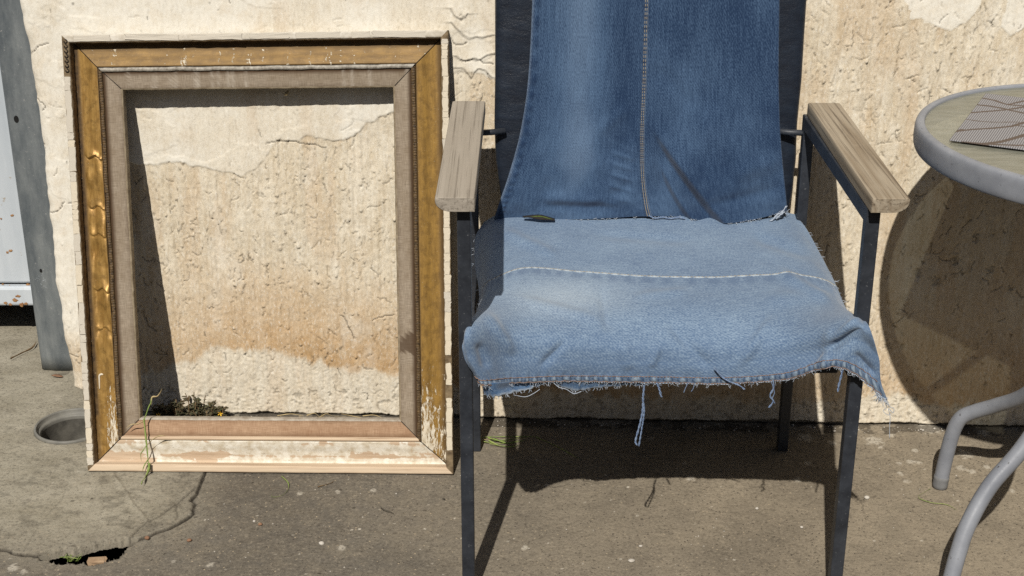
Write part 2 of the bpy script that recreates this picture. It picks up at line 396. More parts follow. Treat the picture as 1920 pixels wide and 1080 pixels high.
gy = axis(1.90, 2.56, .0022, [-80, -30, -12, -6, -3, -1.5, -.5, .3, .9, 1.3, 1.55, 1.7, 1.8, 1.86, 1.885], [2.565, 2.57, 2.58, 2.59, 2.6, 2.61, 2.62, 2.63, 2.64, 2.65, 2.66, 2.675, 2.69, 2.71, 2.73, 2.75, 2.78, 2.81, 2.85, 2.9, 2.95, 3, 3.1, 3.3, 3.6, 4, 5, 7, 12, 30, 80])
X, Y = np.meshgrid(gx, gy, indexing='ij')
crack = G2([(-60, 1026), (0, 1032), (30, 1038), (75, 1044), (110, 1038), (150, 1036), (190, 1026), (235, 1021), (265, 1010), (285, 1003), (300, 996), (318, 991), (330, 985), (348, 975), (365, 962), (367, 950), (361, 938), (370, 926), (378, 905), (384, 892), (400, 860), (420, 815), (430, 780)])
slab_poly = crack + [(-.2, 2.7), (-3, 2.7), (-3, 2.0)]
wob = (fbm(X * 60, Y * 60, 3, 3) - .5) * .012
cd = seg_dist(X + wob, Y + wob * .7, crack)
slab = inside(X + wob, Y + wob * .7, slab_poly)
hole_poly = G2([(66, 1043), (90, 1033), (115, 1027), (140, 1028), (160, 1022), (190, 1014), (215, 1010), (240, 1008), (262, 1008), (240, 1026), (224, 1046), (196, 1054), (165, 1060), (140, 1055), (105, 1058), (85, 1052)])
w2 = (fbm(X * 130, Y * 130, 5, 3) - .5) * .012
hole = inside(X + w2, Y + w2, hole_poly)
hd = seg_dist(X + w2, Y + w2, hole_poly + hole_poly[:1])
Z = (fbm(X * 3, Y * 3, 1, 3) - .5) * .004 + (fbm(X * 22, Y * 22, 2, 4) - .5) * .0022 + (fbm(X * 140, Y * 140, 4, 2) - .5) * .0008
far = np.maximum.reduce([-Y - 2.0, np.abs(X) - 5.0, 0 * X]); Zfar = 7.0 * sstep(0, 9, far)  # unseen bank added behind and beside the camera to block sky light
near = np.exp(-((X - .1) / 2.5) ** 2 - ((Y - 2.3) / 2.0) ** 2); Z *= near
Z += np.where(slab, .0022 * np.exp(-cd / .09), 0)
Z -= .006 * np.exp(-(cd / .0019) ** 2) * (X < -.3)
Z = np.where(hole, -np.minimum(.020, hd * 9) + .004, Z)
minor = [G2([(238, 1016), (262, 990), (276, 980), (300, 968), (330, 946), (352, 930), (364, 918)]), G2([(330, 945), (333, 975)]), G2([(276, 980), (290, 988)]), G2([(-80, 690), (60, 694), (160, 702), (300, 712)]), G2([(45, 1036), (70, 990), (120, 930), (135, 875)]), G2([(1010, 815), (1100, 835), (1180, 830)])]
DRK = np.zeros(X.shape)
for i, p in enumerate(minor):
    dd = seg_dist(X + wob * .6, Y + wob * .6, p); wd = [.0016, .0014, .0012, .0035, .001, .001][i]
    g = np.exp(-(dd / wd) ** 2); Z -= [.003, .003, .0015, .004, .001, .001][i] * g; DRK = np.maximum(DRK, g * [.6, .5, .3, .55, .25, .2][i])
rd = seg_dist(X + wob * .3, Y + wob * .3, G2([(212, 890), (230, 915), (250, 945), (277, 982)]))
Z += .0025 * np.exp(-(rd / .0028) ** 2); 
DRK = np.maximum(DRK, np.exp(-(cd / .0027) ** 2) * .95 * (X < -.3)); DRK = np.maximum(DRK, np.where(hole, sstep(.0, .012, hd) * .85, 0))  # dark cracks; shade inside the hole put into the colour
DRK = np.maximum(DRK, sstep(.60, .72, fbm(X * 34 + Y * 12, Y * 50, 6, 5)) * .30 * slab * sstep(.9, .3, np.abs(Y - 2.2) * 4))
# rim of grime where wall meets floor, and round the drain
DRC = np.array([-.848, 2.452]); dr = np.hypot(X - DRC[0], Y - DRC[1])
Z = np.where(dr < .069, -.2, Z)
DRK = np.maximum(DRK, np.where((dr > .066) & (dr < .10), (1 - (dr - .066) / .034) * .45 * fbm(X * 40, Y * 40, 7, 3), 0))
wdist = wall_y(X) - Y
DRK = np.maximum(DRK, np.where((wdist > -.02) & (wdist < .03) & (X > -.8), .55 * (fbm(X * 50, Y * 50, 1, 3) > .5), 0))
Z += np.where((X > -.75), .006 * np.exp(-np.abs(wdist) / .012) * fbm(X * 30, Y * 30, 2, 3), 0)
WHT = np.zeros(X.shape)
spots = [(1650, 838, 6), (1672, 816, 9), (1716, 845, 8), (1686, 867, 6), (1710, 866, 10), (1723, 866, 7), (1687, 886, 8), (1701, 903, 7), (1802, 878, 11), (1822, 884, 8), (1776, 845, 10), (1851, 876, 8), (1808, 850, 20), (1840, 812, 16), (1897, 920, 6), (1296, 899, 9), (1220, 822, 7), (1060, 848, 5), (1511, 820, 18), (1515, 868, 7), (1495, 900, 9), (1900, 855, 10), (1560, 830, 9), (1640, 826, 20), (1740, 800, 30), (640, 1028, 9), (985, 1026, 7), (1025, 910, 5), (700, 920, 6), (1285, 870, 5), (1130, 833, 5), (1000, 845, 4), (25, 1065, 12), (45, 1072, 7), (325, 1052, 6), (395, 1060, 7), (560, 925, 7), (635, 923, 6)]
for a, b, r in spots:
    p = gpt(a, b); rr = r * .00092
    m = (np.abs(gx - p[0]) < rr * 3)[:, None] & (np.abs(gy - p[1]) < rr * 3)[None, :]
    ii = np.where(m.any(1))[0]; jj = np.where(m.any(0))[0]
    if len(ii) == 0 or len(jj) == 0: continue
    sl = (slice(ii[0], ii[-1] + 1), slice(jj[0], jj[-1] + 1))
    d = np.hypot(X[sl] - p[0], (Y[sl] - p[1]) * .9) / rr + (fbm(X[sl] * 180, Y[sl] * 180, 3, 3) - .5) * 1.5
    WHT[sl] = np.maximum(WHT[sl], sstep(1.05, .5, d) * .55); Z[sl] += sstep(1.1, .7, d) * .0008
# light spatter
for k in range(520):
    i = RNG.integers(12, len(gx) - 14); j = RNG.integers(18, len(gy) - 34)
    if slab[i, j] and RNG.random() < .75: continue
    v = RNG.random()
    if v < .45: WHT[i:i + RNG.integers(1, 3), j:j + RNG.integers(1, 3)] = RNG.random() * .7 + .2
    else: DRK[i:i + RNG.integers(1, 4), j:j + RNG.integers(1, 3)] = RNG.random() * .6 + .2
slabm = np.where(slab, .45 + .55 * sstep(0, .10, cd + (fbm(X * 24, Y * 24, 4, 4) - .5) * .1), .30 * sstep(.06, 0, cd)); slabm = np.maximum(slabm, np.where((Y > 2.56) & (X < -.8), 1.0, 0.0))
Z += Zfar
away = np.clip(sstep(1.80, 1.55, Y) + sstep(1.3, 2.2, np.abs(X)), 0, 1)      # unseen ground darkened to cut bounce light into the shade
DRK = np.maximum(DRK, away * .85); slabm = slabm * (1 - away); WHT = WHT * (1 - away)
qd = grid_quads(len(gx), len(gy)); deep = (hole & (hd > .0022)).ravel(); qd = qd[~(deep[qd].all(1))]
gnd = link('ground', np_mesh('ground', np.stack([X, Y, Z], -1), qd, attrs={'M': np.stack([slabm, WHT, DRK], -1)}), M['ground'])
hc = gpt(155, 1040)
cav = link('ground_cavity', bm_mesh('ground_cavity', box_bm((hc[0] - .16, hc[1] - .03, -.14), (hc[0] + .16, hc[1] + .22, -.008))), M['soil_and_shade'])
bmc = bmesh.new(); bmc.from_mesh(cav.data); bmesh.ops.delete(bmc, geom=[f for f in bmc.faces if f.normal.z > .5], context='FACES'); bmc.to_mesh(cav.data); bmc.free()
tag(cav, 'dark hollow washed out under the broken slab', None, None, 'structure')
tag(gnd, 'worn grey brown concrete paving with a broken slab, and an added bank out of view', None, None, 'structure')

# ================================================================== WALL
wx = axis(-.86, 1.10, .0019, [], [1.11, 1.14, 1.2, 1.3, 1.5, 1.8, 2.2, 2.8, 4.0, 6.0]); nret = 14
wz = axis(-.02, .865, .0019, [], [.87, .885, .91, .95, 1.0, 1.1, 1.25, 1.5, 1.8, 2.1, 2.6, 3.2, 4.0])
XX, ZZ = np.meshgrid(wx, wz, indexing='ij')
h = (fbm(XX * 7, ZZ * 7, 1, 3) - .5) * .006 + (fbm(XX * 160, ZZ * 11, 2, 3) - .5) * .0042 + (fbm(XX * 70, ZZ * 40, 3, 3) - .5) * .0010 + (fbm(XX * 250, ZZ * 90, 5, 2) - .5) * .0018
OC = np.zeros(XX.shape); WH = np.zeros(XX.shape); DK = np.zeros(XX.shape)
def interp_line(pts):
    p = np.array([wpt(a, b)[[0, 2]] for a, b in pts]); return p[:, 0], p[:, 1]
# smooth whitewash sheet on the left part
bx, bz = interp_line([(-60, 620), (30, 560), (100, 420), (235, 300), (330, 305), (400, 322), (450, 328), (495, 300), (520, 268), (640, 258), (690, 235), (745, 205), (800, 170), (860, 130), (930, 150), (1000, 60), (1050, -60), (1100, -400)])
lim = np.interp(XX, bx, bz, left=bz[0], right=9)
n_edge = (fbm(XX * 28, ZZ * 28, 5, 4) - .5)
sm = sstep(-.0015, .0015, ZZ - lim + n_edge * .028)
sm = np.maximum(sm, sstep(-.785, -.80, XX + n_edge * .03) * sstep(.12, .2, ZZ))
pat = np.zeros(XX.shape)
for pts in ([(1690, -30), (1690, 10), (1705, 35), (1745, 48), (1790, 52), (1815, 40), (1832, 15), (1835, -30)], [(1895, -30), (1885, 20), (1880, 50), (1900, 62), (1960, 40), (1960, -30)]):
    poly = [tuple(wpt(a, b)[[0, 2]]) for a, b in pts]
    pat = np.maximum(pat, inside(XX + n_edge * .03, ZZ + n_edge * .03, poly) * 1.0)
plates = sstep(.50, .515, fbm(XX * 9 + 3, ZZ * 14, 6, 5)) * sm
h = h * (1 - .55 * sm - .5 * pat * (1 - sm)) + sm * .0012 + plates * .0006 + pat * .0012
WH = np.maximum(WH, sm * (.45 + .55 * sstep(.38, .6, fbm(XX * 8, ZZ * 8, 2, 4)))); WH = np.maximum(WH, pat * .95)
# thin white veils on the rough render
WH = np.maximum(WH, .30 * sstep(.60, .74, fbm(XX * 22, ZZ * 10, 4, 5)))
# ochre damp band above a pale rotten foot
zf = lambda a, b: wpt(a, b)[2]
fx, fz = interp_line([(-100, 700), (250, 700), (330, 690), (400, 655), (470, 655), (540, 667), (600, 682), (650, 696), (700, 700), (760, 708), (900, 735), (1100, 740), (1500, 755), (1650, 740), (1780, 760), (1920, 755), (2200, 755)])
foot = np.interp(XX, fx, fz)
nb = (fbm(XX * 60, ZZ * 18, 3, 4) - .5) * .035
up = np.clip((ZZ - foot + nb) / .21, 0, 1)
OC = sstep(-.006, .010, ZZ - foot + nb) * (1 - up) ** .8 * 1.0
OC *= np.interp(XX, [-.9, -.75, -.4, .1, .6, .8, 1.1], [.25, .5, 1, .9, .35, .75, .8])
OC = np.maximum(OC, .28 * sstep(.5, .7, fbm(XX * 30, ZZ * 5, 7, 4)))
ft = sstep(.010, -.006, ZZ - foot + nb); WH = np.maximum(WH, ft * .28)
h += ft * (fbm(XX * 240, ZZ * 240, 4, 3) - .5) * .0016
pit = (fbm(XX * 150, ZZ * 150, 6, 2) > .68) & (ft > .5) & (ZZ < .06); h -= pit * .0015; DK = np.maximum(DK, pit * .3)
# raised drips of the roughcast, each with a sharp lower lip and painted shade below
dx = .0019; nxf = int((1.10 + .86) / dx); nzf = int((.865 + .02) / dx)
def stamp(cx, cz, a, b, amp, dark):
    i0 = max(int((cx - a + .86) / dx), 0); i1 = min(int((cx + a + .86) / dx) + 2, nxf)
    j0 = max(int((cz - b * .6 + .02) / dx), 0); j1 = min(int((cz + b * 1.2 + .02) / dx) + 2, nzf)
    if i1 <= i0 or j1 <= j0: return
    sl = (slice(i0, i1), slice(j0, j1)); u = (XX[sl] - cx) / a; w = (ZZ[sl] - cz) / b - u * u * .45
    inn = (np.abs(u) < 1)
    h[sl] += np.where(inn & (w > 0) & (w < 1.2), amp * (1 - np.clip(w, 0, 1)) * (1 - u * u), 0) - np.where(inn & (w <= 0) & (w > -.35), amp * .6 * (1 - u * u), 0)
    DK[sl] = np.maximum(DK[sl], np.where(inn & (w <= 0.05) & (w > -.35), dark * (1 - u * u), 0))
for k in range(11000):
    cx = RNG.uniform(-.85, 1.09); cz = RNG.uniform(.02, .86)
    s_ = sm[min(int((cx + .86) / dx), nxf - 1), min(int((cz + .02) / dx), nzf - 1)]
    p_ = pat[min(int((cx + .86) / dx), nxf - 1), min(int((cz + .02) / dx), nzf - 1)]
    if (s_ > .5 and RNG.random() < .94) or (p_ > .5 and RNG.random() < .8): continue
    if ft[min(int((cx + .86) / dx), nxf - 1), min(int((cz + .02) / dx), nzf - 1)] > .5 and RNG.random() < .85: continue
    if fbm(np.array([cx * 20]), np.array([cz * 20]), 1, 2)[0] < RNG.uniform(.25, .6): continue
    big = RNG.random() ** 4; a = .0014 + .0034 * big * RNG.uniform(.6, 1.2); stamp(cx, cz, a, .004 + .015 * RNG.random(), .0004 + .0010 * big + .0006 * RNG.random(), RNG.uniform(.15, .6) if RNG.random() < .36 else 0.0)
def crackline(x, z, n, ang, jit, depth, dark, wid=1):
    for k in range(n):
        i = int((x + .86) / dx); j = int((z + .02) / dx)
        if 1 < i < nxf - 2 and 1 < j < nzf - 2:
            h[i:i + wid, j:j + wid] -= depth; DK[i:i + wid, j:j + wid] = np.maximum(DK[i:i + wid, j:j + wid], dark)
        ang += RNG.normal(0, jit); x += math.cos(ang) * dx; z += math.sin(ang) * dx
for k in range(1150):
    cx = RNG.uniform(-.85, 1.09); cz = RNG.uniform(.03, .86)
    if sm[min(int((cx + .86) / dx), nxf - 1), min(int((cz + .02) / dx), nzf - 1)] > .5 and RNG.random() < .93: continue
    crackline(cx, cz, RNG.integers(3, 15), -math.pi / 2 + RNG.normal(0, .45), .30, .0014, RNG.uniform(.15, .6))
for k in range(12):
    crackline(RNG.uniform(-.85, .0), RNG.uniform(.55, .86), RNG.integers(6, 26), RNG.normal(0, .5), .22, .0009, RNG.uniform(.1, .3))
for a, b, n, an, jt in [(500, 268, 60, .05, .15), (845, 70, 20, -.5, .2), (865, 112, 34, .1, .3), (40, 112, 34, .05, .25), (60, 290, 20, .3, .4), (95, 400, 22, -.1, .3), (110, 660, 22, -.2, .3), (130, 380, 14, .2, .3), (50, 180, 26, -.4, .3), (640, 590, 30, -.4, .2), (700, 600, 24, .9, .2)]:
    p = wpt(a, b); crackline(p[0], p[2], n, an, jt, .002, .7)
# peeled sheet edges left of the chair
for pts in ([(845, 42), (870, 66), (882, 72), (895, 68), (905, 70), (926, 65)], [(855, 104), (868, 113), (882, 111), (898, 113), (910, 105), (928, 100)], [(856, 126), (870, 128), (880, 142), (884, 147), (890, 135), (897, 128), (910, 132), (922, 145)], [(846, 15), (853, 30), (865, 36), (872, 33), (876, 25)]):
    P2 = [tuple(wpt(a, b)[[0, 2]]) for a, b in pts]
    i0 = int((P2[0][0] - .03 + .86) / dx); i1 = int((P2[-1][0] + .03 + .86) / dx); zs = [p[1] for p in P2]; j0 = int((min(zs) - .03 + .02) / dx); j1 = min(int((max(zs) + .03 + .02) / dx), nzf)
    sl = (slice(i0, i1), slice(j0, j1)); xx = XX[sl]; zz = ZZ[sl]
    d = seg_dist(xx + n_edge[sl] * .01, zz + n_edge[sl] * .01, P2); zl = np.interp(xx, [p[0] for p in P2], zs)
    h[sl] += np.where(zz > zl, .0020 * np.exp(-d / .012), 0); DK[sl] = np.maximum(DK[sl], np.exp(-((d) / .0013) ** 2) * .5)
for a, b, r in [(362, 432, 5), (379, 508, 4), (1795, 490, 10), (1722, 512, 10), (1756, 527, 9), (1830, 445, 8), (1858, 505, 9), (1665, 648, 9), (1690, 646, 6), (1895, 540, 6), (1849, 722, 5), (867, 33, 6)]:
    p = wpt(a, b); rr = r * .0009
    i0 = max(int((p[0] - 3 * rr + .86) / dx), 0); i1 = min(int((p[0] + 3 * rr + .86) / dx), nxf); j0 = max(int((p[2] - 3 * rr + .02) / dx), 0); j1 = min(int((p[2] + 3 * rr + .02) / dx), nzf)
    sl = (slice(i0, i1), slice(j0, j1)); d = np.hypot(XX[sl] - p[0], (ZZ[sl] - p[2]) * .7) / rr + (fbm(XX[sl] * 300, ZZ[sl] * 300, 2, 2) - .5) * 2.0
    g = sstep(1.1, .1, d); h[sl] -= g * .0025; DK[sl] = np.maximum(DK[sl], g * .36)
# ragged foot where the render has crumbled away
rag = .002 + .008 * fbm(XX * 35, ZZ * 0 + 3, 5, 4)
h -= .010 * sstep(rag + .003, rag - .004, ZZ); DK = np.maximum(DK, sstep(rag + .002, rag - .004, ZZ) * .55)
lf = sstep(-.79, -.80, XX); cut = lf * sstep(.052, .040, ZZ + n_edge * .02); h -= cut * .05; DK = np.maximum(DK, cut * .35)
# left end: rounded corner and a return running back
edge_n = (fbm(ZZ[0] * 22, ZZ[0] * 0 + 1.5, 2, 3) - .5) * .010 + (fbm(ZZ[0] * 5, ZZ[0] * 0 + 7, 3, 2) - .5) * .02
tcol = np.clip((XX + .86) / .028, 0, 1)
YY = wall_y(XX) - h + .018 * (1 - np.sqrt(np.clip(1 - (1 - tcol) ** 2, 0, 1)))
XXs = XX + edge_n[None, :] * sstep(-.74, -.85, XX)
front = np.stack([XXs, YY, ZZ], -1)
ret = []
for k in range(nret, 0, -1):
    f = k / nret; c = front[0].copy(); c[:, 1] += .20 * f; c[:, 0] += (fbm(np.full(len(wz), f * 4), wz * 40, 1, 3) - .5) * .006 * min(1, k); ret.append(c)
V = np.concatenate([np.stack(ret), front], 0)
ext = lambda a: np.concatenate([np.repeat(a[:1], nret, 0), a], 0)
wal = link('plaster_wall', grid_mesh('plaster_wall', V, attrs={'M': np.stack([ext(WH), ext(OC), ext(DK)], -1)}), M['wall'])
tag(wal, 'cream roughcast plaster wall, peeling and stained ochre near its foot', 'wall')

# ================================================================== PICTURE FRAME
FW, FH = .665, .79
BL, BR = gpt(165, 887), gpt(850, 893); BL[2] = BR[2] = .004; TL, TR = ypt(115, 66, 2.472), ypt(840, 56, 2.452)
fn = np.cross(BR - BL, TL - BL); fn /= np.linalg.norm(fn)
if fn[1] > 0: fn = -fn
def Q(u, v, n=0.0):
    u = np.asarray(u)[..., None]; v = np.asarray(v)[..., None]; n = np.asarray(n)[..., None]
    return BL * (1 - u) * (1 - v) + BR * u * (1 - v) + TL * (1 - u) * v + TR * u * v + fn * n
pf = thing('picture_frame', tuple((BL + BR) / 2), 'empty old gilded picture frame leaning on the plaster wall', 'picture frame')
def uvn(side, t, o):
    """t 0..1 along the bar between the mitres at inset o"""
    if side in 'LR':
        v = (o + t * (FH - 2 * o)) / FH; u = o / FW if side == 'L' else 1 - o / FW
        return u + 0 * v, v
    u = (o + t * (FW - 2 * o)) / FW; v = o / FH if side == 'B' else 1 - o / FH
    return u, v + 0 * u
def bar(name, side, prof, mat, disp=None, mask=None, nT=None, label=None, parent=None, sub=4):
    L = FH if side in 'LR' else FW; nT = nT or int(L / .004)
    pr = np.array(prof, float)
    # refine profile
    pp = [pr[0]]
    for a, b in zip(pr[:-1], pr[1:]):
        for k in range(1, sub + 1): pp.append(a + (b - a) * k / sub)
    pr = np.array(pp)
    t = np.linspace(0, 1, nT); T, O = np.meshgrid(t, pr[:, 0], indexing='ij'); Nn = np.broadcast_to(pr[:, 1], T.shape).copy()
    S = O + T * (L - 2 * O)
    if disp is not None:
        dO, dN = disp(S, O, Nn); O = O + dO; Nn = Nn + dN
    u, v = uvn(side, T, O); Vv = Q(u, v, Nn)
    m = np.zeros(T.shape + (3,)) if mask is None else np.stack(mask(S, O, T), -1)
    o = link(name, grid_mesh(name, Vv, uv=np.stack([S, O], -1), attrs={'M': m}), mat, parent or pf)
    if label: o['label'] = label
    return o
mm = .001
PL = [(0, -.030), (0, -.001), (.001, 0), (.0115, 0), (.0128, -.002), (.0136, -.020)]
PC = [(.0130, -.0185), (.0165, -.0205), (.0235, -.0200), (.036, -.0165), (.046, -.0120), (.0565, -.0090), (.0575, -.0115)]
PB = [(.0565, -.0125), (.058, -.0080), (.061, -.0065), (.064, -.0080), (.0655, -.0135)]
PLin = [(.064, -.0120), (.067, -.0110), (.094, -.0150)]
PE = [(.0938, -.0150), (.0965, -.0160), (.0975, -.0195), (.0975, -.030)]
sd = dict(L='left', R='right', T='top', B='bottom')
for s_ in 'LRTB':
    k = 'LRTB'.index(s_)
    rough_lip = lambda S, O, Nn, k=k: ((fbm(S * 220, O * 60 + k * 9, k, 3) - .5) * .0016 * (O > .008), (fbm(S * 160, O * 200 + k * 5, k + 2, 3) - .5) * .0016 * (Nn > -.01))
    if s_ == 'B':
        bar('outer_lip', s_, PL, M['bare'], disp=lambda S, O, Nn: (0 * S, (fbm(S * 60, O * 300, 1, 3) - .5) * .0008), label='bare pine edge along the bottom of the frame')
    else:
        bar('outer_lip', s_, PL, M['lip'] if s_ != 'T' else M['chip_grey'], disp=rough_lip)
    # scooped moulding
    if s_ == 'L':
        def dsp(S, O, Nn):
            z = S; band = sstep(.021, .029, O) * sstep(.058, .052, O) * sstep(.21, .25, z) * sstep(.62, .57, z)
            wr = (fbm(z * 22, O * 40, 2, 2) - .5) * .022 + (fbm(z * 60, O * 60, 5, 2) - .5) * .003
            fold = np.zeros_like(z)
            for zc, am in ((.575, .0045), (.485, .0035), (.435, .003), (.335, .004), (.262, .003)):
                q = z - zc + (O - .04) * .12 + .003 * np.sin(O * 260); fold += am * np.exp(-np.clip(q, 0, 9) / .010) * (q > 0) - am * .5 * np.exp(-np.clip(-q, 0, 9) / .006) * (q <= 0)
            pe = (fbm(z * 90, O * 90, 4, 3) - .5) * .002 * sstep(.24, .1, z)
            return 0 * z, band * (wr * .7 + fold * 1.0) + pe
        def msk(S, O, T):
            ges = .62 * sstep(.26, .04, S) * sstep(.022, .045, O) + .12 * sstep(.3, .18, S); ges = np.where((O < .024), ges * .3, ges)
            gr = np.clip(.92 * sstep(.027, .017, O) + .06 + (O > .0555), 0, 1) * (1 - .3 * (S < .1)); return ges - .12, gr, .25 * sstep(.10, .02, S)
        bar('gilded_moulding', s_, PC, M['foil'], dsp, msk, nT=400, sub=6, label='crumpled gold left moulding with creased foil and white gesso low down')
    elif s_ == 'R':
        def msk(S, O, T):
            ges = .75 * sstep(.30, .02, S) * (.6 + .4 * sstep(.02, .05, O)) + .16 * sstep(.5, .2, S); gr = np.clip(.75 * sstep(.026, .015, O) + .06 + .8 * (O > .0557), 0, 1); return ges - .16, gr, .30 * sstep(.10, .02, S)
        bar('gilded_moulding', s_, PC, M['gilt'], lambda S, O, Nn: (0 * S, (fbm(S * 90, O * 90, 4, 3) - .5) * .0025 * sstep(.35, .1, S)), msk, label='smooth gold right moulding scabbed with white gesso towards its foot')
    elif s_ == 'T':
        def msk(S, O, T):
            dr_ = np.zeros_like(S); 
            for q in np.random.default_rng(3).uniform(.03, .64, 30):
                wd = .0012 + .0016 * ((q * 91) % 1); st = .026 + .02 * ((q * 57) % 1)
                dr_ = np.maximum(dr_, np.exp(-((S - q + .0015 * np.sin(O * 300)) / wd) ** 2) * sstep(.030, .036, O + .012 * ((q * 57) % 1)) * (.10 + .75 * fbm(S * 260, O * 90, 2, 3)))
            return dr_, np.clip(.36 + .45 * sstep(.034, .020, O) + .3 * (fbm(S * 30, O * 60, 4, 3) - .5) + (O > .0555), 0, 1), 0 * S
        bar('gilded_moulding', s_, PC, M['gilt'], None, msk, nT=420, label='tarnished gold top moulding with white drip streaks')
    else:
        def msk(S, O, T):
            n = fbm(S * 14, O * 60, 3, 4); return .85 + 0 * S, .25 * sstep(.5, .3, n), .12 + .5 * sstep(.48, .60, n) + .45 * np.exp(-((O - .026) / .004) ** 2) - .35 * np.exp(-((O - .043) / .007) ** 2)
        bar('gilded_moulding', s_, PC, M['gesso'], lambda S, O, Nn: (0 * S, (fbm(S * 40, O * 120, 3, 3) - .5) * .0015), msk, label='bottom moulding stripped to white gesso and bare pine')
    # beading
    if s_ == 'B':
        bar('beading', s_, PB, M['bare'])
    else:
        bar('beading', s_, PB, M['bead_white'] if s_ == 'T' else M['bead'], lambda S, O, Nn, k=k: ((fbm(S * 30, O * 0 + k, k, 3) - .5) * .0022, (.0006 * np.sin(S * 1400) if k < 2 else 0 * S) * (Nn > -.009) + (fbm(S * 120, O * 50, k, 3) - .5) * .002), nT=500 if k < 2 else 300)
    def lm(S, O, T, s_=s_):
        g = .55 * sstep(.090, .094, O) * fbm(S * 20, O * 30, 2, 3) + (.95 if s_ != 'B' else .3) * sstep(.0683, .0672, O)
        r = 0 * S
        if s_ == 'T':
            for q in np.random.default_rng(8).uniform(.05, .6, 16): r = np.maximum(r, .55 * np.exp(-((S - q) / .0025) ** 2) * sstep(.066, .08, O + .02 * ((q * 33) % 1)) * fbm(S * 200, O * 200, 3, 2))
        if s_ == 'R':
            g = np.maximum(g, .75 * ((S - .245 + (O - .08) * .9 < .012) & (S > .222 + .003 * np.sin(O * 400)) & (S - .245 + (O - .08) * .9 > -.02 - .02)) * (S < .262 - (O - .066) * .55))
        return r, g, 0 * S
    bar('linen_liner', s_, PLin, M['linen_faded'] if s_ == 'B' else M['linen'], lambda S, O, Nn, k=k: (0 * S, (fbm(S * 12, O * 40, k, 3) - .5) * .0014), lm, label='sun bleached pinkish bottom liner' if s_ == 'B' else None)
    bar('liner_bevel', s_, PE, M['edge_white'] if s_ in 'B' else M['edge'], lambda S, O, Nn, k=k: ((fbm(S * 90, O * 0, k + 1, 3) - .5) * .0012, 0 * S))
# backing sheet of each bar (gives the frame its depth)
for s_ in 'LRTB':
    bar('back_face', s_, [(.0005, -.0302), (.097, -.0302)], M['dark'], nT=20, sub=1)
# mitre gaps
for (u0, v0, u1, v1) in ((0, 0, 1, 1), (1, 0, -1, 1), (0, 1, 1, -1), (1, 1, -1, -1)):
    prof = [(.0133, -.0185), (.0165, -.0202), (.0235, -.0197), (.036, -.0162), (.046, -.0117), (.0565, -.0087), (.061, -.0063), (.0655, -.0107), (.094, -.0147)]
    pts = [Q(np.array(u0 + u1 * o / FW), np.array(v0 + v1 * o / FH), np.array(n + .0002)) for o, n in prof]
    pts = cat(np.linspace(0, 1, 40), pts); V, q = tube_arrays(pts, .0007, 5); link('mitre_gap', np_mesh('mitre_gap', V, q), M['hole'], pf)
# paint flakes on the lips
def chip_mesh(rg, thick=.0009):
    side = [(-.5 + k / 5, -.5) for k in range(5)] + [(.5, -.5 + k / 3) for k in range(3)] + [(.5 - k / 5, .5) for k in range(5)] + [(-.5, .5 - k / 3) for k in range(3)]
    n = len(side); P = np.array(side) + np.c_[rg.normal(0, .012, n), rg.normal(0, .045, n)]
    b = bmesh.new(); c = P.mean(0)
    lo = [b.verts.new((x, y, 0)) for x, y in P]; hi = [b.verts.new((x, y, thick * rg.uniform(.5, 1.2))) for x, y in c + (P - c) * np.array([.975, .90])]
    cv = b.verts.new((c[0] + rg.normal(0, .1), c[1], thick * rg.uniform(.5, 1.1)))
    for i in range(n):
        j = (i + 1) % n; b.faces.new((lo[i], lo[j], hi[j], hi[i])); b.faces.new((hi[i], hi[j], cv))
    return bm_mesh('paint_flake', b)
rg = np.random.default_rng(21)
CH = [chip_mesh(rg) for _ in range(14)]; CHG = [m.copy() for m in CH]
for m in CH: m.materials.append(M['chip'])
for m in CHG: m.materials.append(M['chip_grey'])
Minv = Matrix.Translation(-Vector(pf.location))
def chips(side, s0, s1, lo, hi, gap, grey):
    L = FH if side in 'LR' else FW; s = s0
    while s < s1:
        ln = min(lo + (hi - lo) * rg.random() ** 1.6, s1 - s)
        if ln < .006: break
        if rg.random() > .05:
            sc = s + ln / 2; o = .0060 + rg.normal(0, .0003)
            t = (sc - o) / (L - 2 * o); u, v = uvn(side, np.array(t), np.array(o)); p = Q(u, v, np.array(.0003))
            u2, v2 = uvn(side, np.array(t + .01), np.array(o)); ex = Q(u2, v2, np.array(.0003)) - p; ex /= np.linalg.norm(ex); ey = np.cross(fn, ex)
            ob = bpy.data.objects.new('paint_flake', (CHG if rg.random() < grey else CH)[rg.integers(14)]); COL.objects.link(ob)
            tw = rg.normal(0, .03); R3 = Matrix((ex, ey, fn)).transposed() @ Matrix.Rotation(tw, 3, 'Z') @ Matrix.Rotation(rg.normal(0, .02), 3, 'X')
            wd = .0112 * rg.uniform(.9, 1.06)
            ob.parent = pf; ob.matrix_parent_inverse = Minv
            ob.matrix_basis = Matrix.Translation(Vector(p)) @ R3.to_4x4() @ Matrix.Diagonal((ln, wd, rg.uniform(.7, 1.5), 1))
        s += ln + rg.uniform(0, gap)
chips('R', .045, .775, .010, .034, .0002, .12)
chips('L', .012, .72, .012, .046, .0012, .5)
chips('T', .02, .640, .03, .10, .03, .95)
